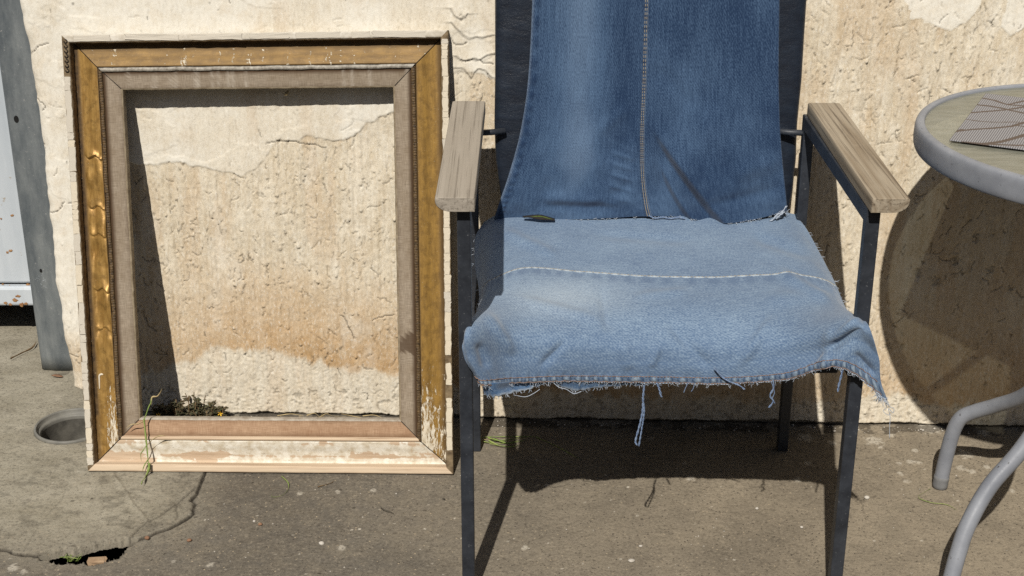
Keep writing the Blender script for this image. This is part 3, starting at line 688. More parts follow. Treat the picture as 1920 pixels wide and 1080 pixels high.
# exposed black ornament at the top of the left lip
orn = []
for k in range(7):
    sc = .728 + k * .0085; u, v = uvn('L', np.array((sc - .0062) / (FH - .0124)), np.array(.0062)); p = Q(u, v, np.array(.0012))
    a = np.linspace(0, 5.2, 14); e1 = (TL - BL) / np.linalg.norm(TL - BL); e2 = np.cross(e1, fn)
    orn.append(tube_arrays([p + (e1 * np.cos(q) * .0035 + e2 * np.sin(q) * .0040) * (1 - q / 9) for q in a], .0011, 5))
o = joined('carved_ornament', orn, M['dark'], pf); o['label'] = 'blackened carved scrolls at the top of the left edge'
# peeling white shred on the lower left moulding
for pts in ([(.150, .0245), (.165, .0250), (.176, .0262), (.178, .034), (.179, .040)],):
    P3 = cat(np.linspace(0, 1, 24), [Q(*uvn('L', np.array((s - o_) / (FH - 2 * o_)), np.array(o_)), np.array(-.0190)) for s, o_ in pts])
    tube('paint_shred', P3, np.r_[np.linspace(.001, .0022, 14), np.linspace(.0022, .0015, 10)], M['chip'], pf, 6)

# ================================================================== ARMCHAIR
LX, RX, FY, RY = -.0675, .5045, 1.897, 2.362; HT = .0098; ARM_Z = .645
ch = thing('armchair', (.219, 2.13, 0), 'black steel armchair with weathered wooden armrests and navy padded back', 'chair')
def part_box(name, lo, hi, mat, bev=.002, parent=ch, label=None):
    o = link(name, bm_mesh(name, box_bm(lo, hi, bev)), mat, parent)
    if label: o['label'] = label
    return o
for x in (LX, RX):
    part_box('leg', (x - HT, FY - HT, .0), (x + HT, FY + HT, ARM_Z - .001), M['steel'])
    part_box('leg', (x - HT * .95, RY - HT, .0), (x + HT * .95, RY + HT, ARM_Z - .001), M['steel'])
    part_box('arm_rail', (x - HT * .96, FY + HT, ARM_Z - .0255), (x + HT * .96, RY - HT, ARM_Z - .0015), M['steel'])
    part_box('seat_rail', (x - HT * .9, FY + HT, .372), (x + HT * .9, RY - HT, .394), M['steel'])
part_box('front_rail', (LX + HT, FY + .066, .352), (RX - HT, FY + .088, .374), M['steel'])
part_box('rear_rail', (LX + HT, RY - .012, .372), (RX - HT, RY + .010, .392), M['steel'])
for x, d in ((LX, 1), (RX, -1)):
    tube('back_pivot', [(x + d * HT * .5, RY + .004, .612), (x + d * .03, RY + .008, .612), (x + d * .055, RY + .016, .612)], .0052, M['steel'], ch, 10)
part_box('seat_pad', (LX + .030, 1.995, .380), (RX - .030, RY - .015, .408), M['pad'], .012)
def armrest(side, rl, rr, fr, fl, mat, label):
    # rl.. : the four top corners in plan, rear-left first
    z0 = ARM_Z; T = .021
    n = 40; V = []
    for k in range(n):
        f = k / (n - 1); a = np.array(rl) * (1 - f) + np.array(fl) * f; b = np.array(rr) * (1 - f) + np.array(fr) * f
        inner, outer = (b, a) if side == 'L' else (a, b)
        zt = z0 + T + .0006 * math.sin(f * 9)
        w = np.linalg.norm(outer - inner)
        sec = [(0, .0), (0, .25), (0, .6), (.0005, .9), (.02, .985), (.05, 1), (.25, 1.01), (.5, 1.012), (.75, 1.01), (.95, 1), (.985, .97), (1, .88), (.995, .62), (.965, .42), (.90, .24), (.80, .10), (.66, .015), (.5, .0), (.25, 0)]
        shrink = 1.0
        ring = []
        for u, v in sec:
            p = inner + (outer - inner) * u
            ring.append((p[0], p[1], z0 + T * v))
        V.append(ring)
    V = np.array(V); m = V.shape[1]
    # rounded ends
    def cap(ring, d, s): c = ring.mean(0); r = c + (ring - c) * s; r[:, 1] += d; return r
    fr_ = V[-1]; bk = V[0]
    V = np.concatenate([[cap(bk, .0022, .02)], [cap(bk, .0022, .93)], [cap(bk, .0012, .985)], V, [cap(fr_, -.0012, .985)], [cap(fr_, -.0024, .93)], [cap(fr_, -.0024, .02)]], 0)
    o = link('armrest', grid_mesh('armrest', V, cv=True), mat, ch); o['label'] = label
    md = o.modifiers.new('e', 'EDGE_SPLIT'); md.split_angle = math.radians(42)
    return o
P2 = lambda a, b, y: ypt(a, b, y)[:2]
armrest('L', P2(848, 195, 2.372), P2(910, 196, 2.372), P2(890, 372, 1.872), P2(815, 368, 1.872), M['arm_pale'], 'pale grey weathered armrest beside the picture frame')
armrest('R', P2(1514, 204, 2.36), P2(1575, 204, 2.36), P2(1706, 381, 1.868), P2(1634, 386, 1.868), M['arm_warm'], 'browner armrest with strong flame grain beside the table')
for x in (LX, RX):
    part_box('screw_plate', (x - .0085, FY - .0115, ARM_Z - .012), (x + .0085, FY - .0096, ARM_Z - .0035), M['steel'], .0005)
# padded backrest
def back_y(z): return 2.362 + (z - .45) * .13
zs = np.linspace(.425, .945, 60); A = np.linspace(0, 2 * np.pi, 96, endpoint=False)
V = np.zeros((60, 96, 3))
for i, z in enumerate(zs):
    xl = np.interp(z, [.425, .50, .56, .62, .7, .95], [-.012, -.022, -.0285, -.0305, -.0290, -.0285]); xr = np.interp(z, [.425, .5, .56, .62, .7, .95], [.480, .490, .4935, .4925, .4960, .4985])
    e = 1.0
    if z > .93: e = max(.02, math.sqrt(max(0, 1 - ((z - .93) / .0151) ** 2)))
    if z < .44: e = max(.02, math.sqrt(max(0, 1 - ((.44 - z) / .0151) ** 2)))
    cx, hw = (xl + xr) / 2, (xr - xl) / 2 - .012 * (1 - e); ca, sa = np.cos(A), np.sin(A)
    V[i, :, 0] = cx + np.sign(ca) * np.abs(ca) ** .22 * hw; V[i, :, 1] = back_y(z) + .016 + np.sign(sa) * np.abs(sa) ** .75 * .016 * e * (1 + .15 * np.cos(A * 2)); V[i, :, 2] = z
V[:, :, 1] += (fbm(V[:, :, 0] * 16, V[:, :, 2] * 22, 3, 3) - .5) * .004
o = link('backrest', grid_mesh('backrest', V, cv=True), M['leather'], ch); o['label'] = 'navy leatherette padded backrest behind the jeans'

# ================================================================== DENIM
def normals(V):
    du = np.gradient(V, axis=0); dv = np.gradient(V, axis=1); n = np.cross(du, dv); return n / (np.linalg.norm(n, axis=2)[..., None] + 1e-12)
def patch(rows3, nu, nv):
    A_ = np.stack([cat(np.linspace(0, 1, nu), r) for r in rows3])           # rows x nu x d
    out = np.zeros((nu, nv, A_.shape[2]))
    for i in range(nu): out[i] = cat(np.linspace(0, 1, nv), A_[:, i])
    return out                                                              # nu (across) x nv (down)
def seat_pt(px, py):
    r = ray(px, py); # plane z = .43 + (y-1.95)*.078
    t = (.43 - 1.95 * .078 - CAM_H) / (r[2] - .078 * r[1]); return np.array([0, 0, CAM_H]) + r * t
SR = [
 [(908, 418), (945, 402), (1030, 396), (1120, 396), (1210, 394), (1300, 394), (1390, 396), (1460, 396), (1490, 402)],
 [(893, 446), (940, 424), (1030, 422), (1120, 424), (1210, 424), (1300, 424), (1390, 426), (1470, 424), (1514, 434)],
 [(892, 496), (930, 468), (1010, 464), (1110, 468), (1210, 470), (1310, 472), (1410, 470), (1495, 470), (1544, 490)],
 [(900, 552), (922, 528), (985, 505), (1080, 512), (1200, 520), (1335, 522), (1465, 517), (1535, 524), (1568, 540)],
 [(892, 604), (906, 576), (985, 570), (1090, 575), (1210, 580), (1340, 582), (1470, 575), (1560, 570), (1588, 584)],
 [(868, 636), (884, 612), (965, 624), (1080, 634), (1200, 640), (1340, 640), (1480, 630), (1590, 602), (1626, 608)],
 [(871, 672), (888, 668), (962, 672), (1078, 676), (1200, 680), (1340, 682), (1480, 670), (1598, 640), (1647, 668)],
 [(889, 704), (906, 711), (965, 706), (1062, 702), (1185, 704), (1340, 706), (1470, 698), (1575, 673), (1651, 716)],
 [(896, 714), (910, 722), (965, 717), (1062, 714), (1185, 717), (1340, 719), (1470, 712), (1572, 688), (1663, 750)]]
SY = [[2.372] * 9, None, None, None, None,
 [1.887, 1.892, 1.945, 1.955, 1.957, 1.957, 1.945, 1.890, 1.878],
 [1.874, 1.874, 1.925, 1.940, 1.942, 1.942, 1.928, 1.874, 1.870],
 [1.882, 1.876, 1.920, 1.938, 1.940, 1.940, 1.922, 1.872, 1.868],
 [1.886, 1.878, 1.921, 1.940, 1.942, 1.942, 1.923, 1.874, 1.868]]
rows3 = []
for r, ys in zip(SR, SY):
    pts = []
    for k, (a, b) in enumerate(r):
        if ys is not None: p = ypt(a, b, ys[k])
        else:
            kk = min(max(k, 1), 7); ref = seat_pt(*r[kk]); p = seat_pt(a, b) if kk == k else ypt(a, b, ref[1])
        pts.append(np.r_[p, a, b])
    rows3.append(np.array(pts))
NU, NV = 300, 240
S5 = patch(rows3, NU, NV); S = S5[..., :3]; SPX = S5[..., 3]; SPY = S5[..., 4]
nrm = normals(S); 
if nrm[NU // 2, NV // 3, 2] < 0: nrm = -nrm
U_, V_ = np.meshgrid(np.linspace(0, 1, NU), np.linspace(0, 1, NV), indexing='ij')
ux = np.linspace(0, .60, NU)[:, None] + 0 * V_; arc = np.r_[0, np.cumsum(np.linalg.norm(np.diff(S[NU // 2], axis=0), axis=1))]; vy = arc[None, :] + 0 * U_
wr = (fbm(ux * 9, vy * 9, 2, 3) - .5) * .006 + (fbm(ux * 30, vy * 24, 3, 3) - .5) * .0022
wr *= .55 + .45 * sstep(.35, .6, V_) 
def crease(px, py, a, b, wd, amp):
    (ax, ay), (bx, by) = a, b; L = math.hypot(bx - ax, by - ay); tx, ty = (bx - ax) / L, (by - ay) / L
    t = ((px - ax) * tx + (py - ay) * ty) / L; d = -(px - ax) * ty + (py - ay) * tx
    return amp * sstep(-.05, .3, t) * sstep(1.12, .8, t) * np.exp(-(d / wd) ** 2)
for a, b, wd, am in [((1130, 540), (1140, 620), 14, -.003), ((1165, 640), (1180, 690), 16, .002), ((1500, 690), (1620, 610), 13, -.0035), ((1540, 700), (1560, 620), 12, .003), ((1430, 560), (1560, 560), 16, .002), ((1600, 660), (1640, 700), 9, -.004), ((895, 640), (910, 690), 10, -.003), ((1010, 690), (1060, 640), 9, -.0030), ((1250, 600), (1330, 690), 14, -.0030), ((1380, 690), (1450, 600), 12, .0030), ((960, 560), (1120, 600), 12, .0025), ((1400, 440), (1520, 480), 14, -.0035), ((1455, 505), (1560, 575), 12, .0035), ((930, 430), (1040, 480), 12, .003), ((1100, 440), (1300, 452), 10, -.002), ((1180, 560), (1290, 548), 10, .0022), ((905, 585), (960, 660), 12, .003), ((1560, 640), (1610, 600), 8, .004), ((1220, 690), (1235, 650), 8, .0022)]:
    wr += crease(SPX, SPY, a, b, wd * .8, am * 1.7)
gather = sstep(.80, .9, V_) * .0007 * np.sin(ux * 480 + 2 * fbm(ux * 20, vy * 0, 1, 2) * 6)
S = S + nrm * (wr + gather)[..., None]
fade = .20 + .24 * np.exp(-((SPX - 1060) / 130) ** 2 - ((SPY - 555) / 42) ** 2) + .14 * sstep(520, 400, SPY) * 0 + .10 * (fbm(ux * 12, vy * 30, 5, 3) - .5) - .10 * sstep(600, 690, SPY)
fade += .12 * np.exp(-((SPX - 1250) / 180) ** 2 - ((SPY - 455) / 25) ** 2)
abra = .24 * np.exp(-((SPX - 1050) / 110) ** 2 - ((SPY - 560) / 34) ** 2) + .12
pk = sstep(498, 520, SPY + 0) * 0
sv = NV * 3 / 8
jj = np.arange(NV)[None, :] + 0 * U_
seam_p = np.exp(-((jj - sv - 3.2) / 3.0) ** 2) * (.5 + .5 * np.sin(ux * 300 + 5 * fbm(ux * 30, vy * 0, 2, 2))); fade -= .30 * seam_p
sc_ = thing('seat_cover', (.22, 2.13, .42), 'light blue cut up denim spread over the chair seat, frayed at the front', 'denim cover')
seatmesh = grid_mesh('cloth', S, uv=np.stack([ux, vy], -1), attrs={'M': np.stack([fade, 0 * fade, abra], -1)})
cl = link('cloth', seatmesh, M['denim_seat'], sc_); md = cl.modifiers.new('t', 'SOLIDIFY'); md.thickness = .0016; md.offset = -1
nrm = normals(S); 
if nrm[NU // 2, NV // 3, 2] < 0: nrm = -nrm
def strip(j0, j1, nj, off, bump=0.0, i0=0, i1=NU, per=520):
    jt = np.linspace(j0, j1, nj); a = np.clip(np.floor(jt).astype(int), 0, NV - 2); f = (jt - a)[None, :, None]
    P = S[i0:i1, a] * (1 - f) + S[i0:i1, a + 1] * f; Nn = nrm[i0:i1, a]
    prof = np.sin(np.linspace(0, np.pi, nj)) ** .5
    w = off * prof[None, :] + bump * np.sin(ux[i0:i1, :1] * per + 6 * fbm(ux[i0:i1, :1] * 25, ux[i0:i1, :1] * 0, 4, 2)) * np.sin(np.linspace(0, np.pi, nj))[None, :]
    return P + Nn * w[..., None], ux[i0:i1, :1] + 0 * w, np.linspace(0, .012, nj)[None, :] + 0 * w
# felled seam across the seat
P, a, b = strip(sv - 2.4, sv + .6, 7, .0019, .0003, 14, NU - 2)
sm_ = link('felled_seam', grid_mesh('felled_seam', P, uv=np.stack([a, b], -1), attrs={'M': np.stack([.55 + .25 * np.sin(a * 420), 0 * a, .62 + 0 * a], -1)}), M['denim_seat'], sc_)
# hem band
h0 = NV * 7 / 8 - 2; P, a, b = strip(h0, NV - 1.05, 9, .0022, .0009, 2, NU - 1, 470)
pu = .5 + .5 * np.sin(a * 470 + 6 * fbm(a * 25, a * 0, 4, 2) + np.pi)
hem = link('hem_band', grid_mesh('hem_band', P, uv=np.stack([a, b], -1), attrs={'M': np.stack([-.12 + .95 * (1 - pu) ** 2 * np.sin(np.clip(b / .012, 0, 1) * np.pi), .22 + .30 * pu, .5 * sstep(.0095, .0118, b) + .3 * (1 - pu) ** 3], -1)}), M['denim_seat'], sc_)
he = S[3:NU - 1, NV - 1] + nrm[3:NU - 1, NV - 1] * .0012; he = he + np.c_[0 * he[:, 0], 0 * he[:, 0], (fbm(np.arange(len(he)) * .7, np.zeros(len(he)), 2, 2) - .5) * .0022]
tube('hem_edge', he, .0007 + .0005 * fbm(np.arange(len(he)) * .5, np.ones(len(he)), 3, 2), M['thread'], hem, 5)
def stitch_row(fn_, n, r, ln):
    arr = []
    for k in range(n):
        f0 = (k + .12) / n; f1 = (k + .12 + ln) / n; p0, n0 = fn_(f0); p1, n1 = fn_(f1); pm = (p0 + p1) / 2
        arr.append(tube_arrays([p0 - n0 * r * .6, pm + n0 * r * .9, p1 - n1 * r * .6], r, 5))
    return arr
def on_seat(j, off, i0=4, i1=NU - 3):
    def f(t):
        x = i0 + t * (i1 - 1 - i0); i = int(x); g = x - i; p = S[i, j] * (1 - g) + S[i + 1, j] * g; return p + nrm[i, j] * off, nrm[i, j]
    return f
o = joined('stitching', stitch_row(on_seat(int(h0 + 3), .0022), 210, .00055, .72) + stitch_row(on_seat(NV - 6, .0026), 210, .00055, .72), M['stitch_brown'], hem); o['kind'] = 'stuff'
o = joined('stitching', stitch_row(on_seat(int(sv - 1), .0020, 18), 150, .0006, .7), M['stitch'], sm_); o['kind'] = 'stuff'
# torn lining that shows under the hem
LN = [[(902, 716), (930, 717), (970, 714), (1030, 712), (1090, 712), (1150, 714), (1240, 714)], [(906, 730), (930, 731), (970, 724), (1030, 717), (1090, 720), (1150, 718), (1240, 719)], [(909, 742), (938, 742), (985, 731), (1036, 718), (1078, 731), (1140, 724), (1240, 721)]]
LNY = [[1.888, 1.886, 1.925, 1.936, 1.941, 1.943, 1.945], [1.890, 1.888, 1.927, 1.939, 1.944, 1.945, 1.947], [1.893, 1.890, 1.929, 1.941, 1.946, 1.947, 1.949]]
L5 = patch([np.array([ypt(a, b, y) for (a, b), y in zip(r, ys)]) for r, ys in zip(LN, LNY)], 140, 14)
L5[:, :, 2] += ((fbm(np.arange(140)[:, None] * .35 + 0 * L5[:, :, 0], L5[:, :, 0] * 0, 2, 2) - .5) * .006) * np.linspace(0, 1, 14)[None, :] ** 2
uu = np.linspace(0, .27, 140)[:, None] + 0 * L5[:, :, 0]; vv = np.linspace(0, .02, 14)[None, :] + 0 * uu
o = link('torn_lining', grid_mesh('torn_lining', L5, uv=np.stack([uu, vv], -1), attrs={'M': np.stack([.12 + 0 * uu, 0 * uu, .55 * sstep(.015, .02, vv)], -1)}), M['denim_seat'], sc_); md = o.modifiers.new('t', 'SOLIDIFY'); md.thickness = .0012
# fraying
def fray(p, d, ln, r, k=0):
    n = 5; pts = [p]; dd = np.array(d, float)
    for i in range(n):
        dd = dd + RNG.normal(0, .35, 3) + np.array([0, 0, -.12]); dd /= np.linalg.norm(dd); pts.append(pts[-1] + dd * ln / n)
    return tube_arrays(pts, np.linspace(r, r * .5, n + 1), 4)
fr = []
for k in range(230):
    i = RNG.integers(4, NU - 2); p = S[i, NV - 1] + nrm[i, NV - 1] * .001; fr.append(fray(p, (RNG.normal(0, .5), -.15, -.8), RNG.uniform(.003, .009), .00042))
for k in range(90):
    i = RNG.integers(0, 139); fr.append(fray(L5[i, 13], (RNG.normal(0, .8), -.2, -.5), RNG.uniform(.003, .008), .0005))
for k in range(34):
    j = RNG.integers(2, 130); fr.append(fray(S[NU - 1, j], (.8, RNG.normal(0, .4), RNG.normal(.1, .3)), RNG.uniform(.004, .012), .0005))
for k in range(26):
    j = RNG.integers(4, 120); fr.append(fray(S[0, j], (-.8, RNG.normal(0, .4), RNG.normal(-.2, .3)), RNG.uniform(.004, .010), .0005))
for k in range(60):
    i = RNG.integers(NU - 9, NU - 1); fr.append(fray(S[i, NV - 2], (RNG.normal(.3, .5), -.1, -.8), RNG.uniform(.006, .016), .0005))
o = joined('frayed_edge', fr, M['thread'], sc_); o['kind'] = 'stuff'
def hang(pts, y, r, mat, twist=0.0, nm='hanging_thread', parent=sc_):
    P = cat(np.linspace(0, 1, 44), [ypt(a, b, y) for a, b in pts])
    if twist:
        arrs = []
        for ph in (0, math.pi):
            t = np.linspace(0, 1, 44); R = P + np.stack([np.cos(t * twist + ph), np.sin(t * twist + ph), 0 * t], -1) * r * 1.1; arrs.append(tube_arrays(R, r, 6))
        return joined(nm, arrs, mat, parent)
    return tube(nm, P, r, mat, parent, 6)
hang([(1208, 722), (1206, 745), (1205, 770), (1200, 795), (1192, 825), (1194, 834)], 1.936, 0.00090, M['thread_blue'], 40)
hang([(1205, 745), (1208, 770), (1204, 800), (1198, 836)], 1.934, 0.00070, M['thread_blue'], 36)
hang([(1232, 718), (1236, 728), (1240, 744)], 1.936, 0.00094, M['thread_blue'], 12)
hang([(1450, 712), (1450, 728), (1444, 742), (1450, 752), (1442, 764)], 1.922, 0.00078, M['thread_blue'], 16)
hang([(1446, 715), (1452, 735), (1448, 748), (1453, 756)], 1.92, 0.00062, M['thread_blue'])
hang([(1580, 690), (1578, 702), (1573, 722), (1571, 734)], 1.872, 0.00086, M['thread_blue'], 14)
hang([(1340, 690), (1350, 703), (1365, 714), (1385, 722), (1396, 730)], 1.932, 0.00078, M['thread_blue'], 10)
hang([(1662, 748), (1668, 762), (1676, 766), (1674, 774), (1666, 766), (1669, 782), (1668, 800), (1668, 822)], 1.868, 0.00047, M['thread'])
hang([(1660, 750), (1662, 764), (1656, 770), (1664, 778), (1670, 776)], 1.869, 0.00039, M['thread'])
hang([(1036, 716), (1048, 726), (1062, 730), (1076, 738), (1090, 734)], 1.935, 0.00055, M['thread'])
hang([(965, 741), (985, 744), (1000, 738), (1012, 730)], 1.92, 0.00047, M['thread'])
hang([(1290, 718), (1286, 726), (1282, 736)], 1.936, 0.00055, M['thread_blue']); hang([(1302, 718), (1300, 728), (1296, 734)], 1.936, 0.00055, M['thread_blue'])

# ---- jeans hung over the backrest
JR = [(-150, [1000, 1052, 1106, 1161, 1216, 1274, 1334, 1398, 1464]), (0, [998, 1050, 1105, 1160, 1212, 1270, 1330, 1395, 1462]), (150, [990, 1045, 1100, 1155, 1208, 1268, 1330, 1395, 1460]),
      (250, [975, 1035, 1092, 1150, 1204, 1265, 1330, 1395, 1463]), (330, [953, 1020, 1085, 1147, 1205, 1268, 1335, 1402, 1470]), (380, [936, 1010, 1078, 1145, 1211, 1280, 1345, 1410, 1475])]
JB = [(926, 410), (1005, 412), (1075, 411), (1145, 409), (1217, 406), (1285, 409), (1352, 420), (1415, 411), (1476, 396)]
JO = [.010, .010, .011, .013, .016, .019]
def back_pt(px, py, off):
    r = ray(px, py); b0 = 2.362 - .45 * .13 - off; t = (b0 + .13 * CAM_H) / (r[1] - .13 * r[2]); return np.array([0, 0, CAM_H]) + r * t
rows = []
top = np.array([np.r_[back_pt(a, -150, .010), a, -150] for a in JR[0][1]])
bk_ = top.copy(); bk_[:, 1] += .052; bk_[:, 2] -= .25; bk_[:, 4] = -400; md_ = top.copy(); md_[:, 1] += .030; md_[:, 2] = .958; md_[:, 4] = -250
bk2 = bk_.copy(); bk2[:, 2] = .93
rows += [bk2, md_, top]
for (py, xs), of in zip(JR[1:], JO[1:]): rows.append(np.array([np.r_[back_pt(a, py, of + .004 * (abs(k - 4) < 2)), a, py] for k, a in enumerate(xs)]))
rows.append(np.array([np.r_[ypt(a, b, [2.352, 2.347, 2.344, 2.342, 2.338, 2.338, 2.334, 2.34, 2.348][k]), a, b] for k, (a, b) in enumerate(JB)]))
JU, JV = 240, 260
J5 = patch(rows, JU, JV); J = J5[..., :3]; JX, JY = J5[..., 3], J5[..., 4]
jn = normals(J); 
if jn[JU // 2, JV * 3 // 4, 1] > 0: jn = -jn
ju = np.linspace(0, .45, JU)[:, None] + 0 * JX; jv = np.linspace(0, .62, JV)[None, :] + 0 * JX
wv_ = (fbm(ju * 8, jv * 5, 3, 3) - .5) * .010 + (fbm(ju * 26, jv * 12, 4, 3) - .5) * .0022
def fold(px, py, a, b, amp, wl_, wr_):
    (ax, ay), (bx, by) = a, b; L = math.hypot(bx - ax, by - ay); tx, ty = (bx - ax) / L, (by - ay) / L
    t = ((px - ax) * tx + (py - ay) * ty) / L; d = (px - ax) * ty - (py - ay) * tx + 10 * np.sin(np.clip(t, 0, 1) * 3.0) * .6      # d>0 right of the line
    g = np.where(d > 0, np.exp(-np.abs(d) / wr_), -np.exp(-np.abs(d) / wl_)) * amp
    sm2 = np.tanh(d / 5.0); return g * np.abs(sm2) * sstep(-.02, .45, t) * sstep(1.35, 1.05, t)
wv_ += fold(JX, JY, (1216, 232), (1352, 420), .0140, 40, 60)
wv_ += fold(JX, JY, (1232, 296), (1294, 412), .0100, 24, 32)
for a, b, wd, am in [((1190, 250), (1080, 380), 30, -.004), ((1120, 330), (1196, 270), 20, .003), ((1010, 385), (1160, 392), 9, -.005), ((1000, 372), (1150, 378), 10, .004), ((1290, 200), (1420, 330), 34, .004), ((1030, 60), (1060, 330), 40, .003), ((960, 300), (975, 395), 10, .003), ((1300, 395), (1460, 352), 12, -.004), ((1370, 330), (1465, 300), 16, .003), ((1220, 120), (1300, 200), 16, -.0025), ((1180, 200), (1120, 250), 12, .0025), ((1190, 340), (1100, 400), 12, -.004), ((1030, 330), (1010, 400), 12, -.003)]:
    wv_ += crease(JX, JY, a, b, wd, am)
for q in range(5): wv_ += crease(JX, JY, (1195 - q * 3, 300 + q * 20), (1150 - q * 3, 288 + q * 20), 4, .0016)
lip_ = np.exp(-((JX - np.interp(JY, [0, 150, 250, 330, 400], [1000, 992, 977, 957, 930]) - 9) / 5.0) ** 2); wv_ += .0016 * lip_ * (1 + .4 * np.sin(jv * 330))
J = J + jn * wv_[..., None]
fd = .30 + .22 * np.exp(-((JX - 1085) / 62) ** 2) * sstep(420, 300, JY + 0) + .05 * (fbm(ju * 10, jv * 10, 2, 3) - .5)
fd = .14 + .34 * np.exp(-((JX - (1085 + (JY - 150) * .02)) / 66) ** 2) * (.6 + .4 * sstep(430, 250, JY)) + .16 * np.exp(-((JX - 1290) / 30) ** 2) * sstep(60, 160, JY) * sstep(330, 200, JY) + .16 * np.exp(-((JX - 1250) / 26) ** 2) * sstep(240, 330, JY) + .10 * np.exp(-((JX - 1430) / 40) ** 2) * sstep(250, 360, JY)
fd -= crease(JX, JY, (1196, 110), (1105, 395), 30, .16)  # diagonal band paints shading into the cloth colour
fd += .22 * (fbm(ju * 14, jv * 9, 5, 3) - .5)
for q in range(6): fd += crease(JX, JY, (1196, 285 + q * 19), (1140, 262 + q * 19), 4.5, .09)
fd -= .18 * lip_ * (.5 + .5 * np.sin(jv * 330))
ab = .10 * sstep(.3, .5, fd) + .2 * np.exp(-((JX - np.interp(JY, [0, 150, 250, 330, 400], [999, 991, 976, 955, 929])) / 3.0) ** 2)
jb = thing('jeans', (.22, 2.36, .47), 'dark blue jeans hung over the chair back with a pale stitched seam', 'jeans')
jc = link('cloth', grid_mesh('cloth', J, uv=np.stack([ju, jv], -1), attrs={'M': np.stack([fd, 0 * fd, ab], -1)}), M['denim_back'], jb); md = jc.modifiers.new('t', 'SOLIDIFY'); md.thickness = .0018; md.offset = 1
jn = normals(J)
if jn[JU // 2, JV * 3 // 4, 1] > 0: jn = -jn
jm = (JU - 1) / 2
def j_at(x, y):
    x = np.clip(x, 0, JU - 1.001); y = np.clip(y, 0, JV - 1.001); i = int(x); j = int(y); fx_ = x - i; fy_ = y - j
    return (J[i, j] * (1 - fx_) + J[i + 1, j] * fx_) * (1 - fy_) + (J[i, j + 1] * (1 - fx_) + J[i + 1, j + 1] * fx_) * fy_, jn[i, j]
ws = 2.5; nj = 11
Pm = np.zeros((nj, JV, 3))
for a in range(nj):
    for b in range(JV):
        p, n_ = j_at(jm - ws + 2 * ws * a / (nj - 1), b); Pm[a, b] = p + n_ * (.0003 + .0028 * math.sin(math.pi * a / (nj - 1)) ** .5)
aa = np.linspace(0, .014, nj)[:, None] + 0 * Pm[..., 0]; bb = np.linspace(0, .62, JV)[None, :] + 0 * aa
sj = link('felled_seam', grid_mesh('felled_seam', Pm, uv=np.stack([aa, bb], -1), attrs={'M': np.stack([.12 + .12 * np.sin(bb * 600) + .35 * sstep(.010, .013, aa), 0 * aa, .10 * sstep(.010, .013, aa)], -1)}), M['denim_back'], jb)
def on_j(dx_, off):
    def f(t): p, n_ = j_at(jm + dx_, 42 + t * (JV - 44)); return p + n_ * off, n_
    return f
o = joined('stitching', sum([stitch_row(on_j(d, .0034 if abs(d) < 2 else .0029), 130, .00060, .60) for d in (-1.2, .6)], []), M['stitch'], sj); o['kind'] = 'stuff'
fr = []
for k in range(110):
    i = RNG.integers(2, JU - 2); fr.append(fray(J[i, JV - 1], (RNG.normal(0, .9), -.5, RNG.normal(-.1, .3)), RNG.uniform(.003, .008), .00045))
for k in range(14):
    fr.append(fray(J[JU - 3 - k // 4, JV - 2], (RNG.normal(-.1, .7), -.5, RNG.normal(.2, .4)), RNG.uniform(.006, .016), .0007))
o = joined('frayed_edge', fr, M['thread'], jb); o['kind'] = 'stuff'
hang([(1475, 386), (1466, 398), (1458, 402), (1449, 412), (1444, 414)], 2.335, 0.00086, M['thread'], 10, parent=jb); hang([(1470, 398), (1462, 404), (1456, 410)], 2.334, 0.00094, M['thread'], 8, parent=jb)
P3 = [ypt(a, b, 2.338) for a, b in [(1216, 404), (1228, 409), (1243, 407), (1258, 410), (1272, 407), (1284, 410)]]
tube('hanging_thread', cat(np.linspace(0, 1, 30), P3), .0012, M['thread_blue'], jb, 6)
# mossy green edge, with a dark sheet as painted shade in the gap
gv = cat(np.linspace(0, 1, 20), [ypt(a, b, 2.330) for a, b in [(982, 408), (1000, 406), (1015, 406), (1030, 410), (1040, 413)]]); lo = cat(np.linspace(0, 1, 20), [ypt(a, b, 2.326) for a, b in [(980, 406), (998, 409), (1012, 412), (1028, 413), (1040, 414)]])
G3 = np.stack([gv + np.array([0, .006, .0]), gv, (gv + lo) / 2 + np.array([0, -.001, .0]), lo], 1)
sg = thing('cloth_scrap', tuple(gv[10]), 'mossy green cloth edge over a dark painted gap between jeans and seat cover', 'cloth')
o = link('fold', grid_mesh('fold', G3), M['soil_and_shade'], sg); md = o.modifiers.new('t', 'SOLIDIFY'); md.thickness = .0012  # dark sheet standing in for the shaded gap
tube('green_edge', gv + np.array([0, -.0015, .0004]), np.interp(np.arange(20), [0, 3, 8, 15, 19], [.0003, .0007, .0013, .0010, .0004]), M['moss'], sg, 6)

# ================================================================== TABLE
TC = np.array([.9195, 2.062]); TR_ = .3085; TZ = .697
tb = thing('garden_table', (TC[0], TC[1], 0), 'round grey metal garden table with a pebbled glass top', 'table')
prof = [(TR_ - .0150, TZ - .006), (TR_ - .0140, TZ + .0015), (TR_ - .011, TZ + .0034), (TR_ - .006, TZ + .0032), (TR_ - .002, TZ + .0008), (TR_, TZ - .005), (TR_ + .0006, TZ - .014), (TR_ + .0006, TZ - .025), (TR_ - .001, TZ - .0325), (TR_ - .004, TZ - .0355), (TR_ - .011, TZ - .035), (TR_ - .0145, TZ - .020)]
pr = cat(np.linspace(0, 1, 34), prof + [prof[0]])[:-1]; A = np.linspace(0, 2 * np.pi, 160, endpoint=False)
V = np.stack([TC[0] + np.cos(A)[:, None] * pr[None, :, 0], TC[1] + np.sin(A)[:, None] * pr[None, :, 0], 0 * A[:, None] + pr[None, :, 1]], -1)
link('rim', grid_mesh('rim', V, cu=True, cv=True), M['table_metal'], tb)
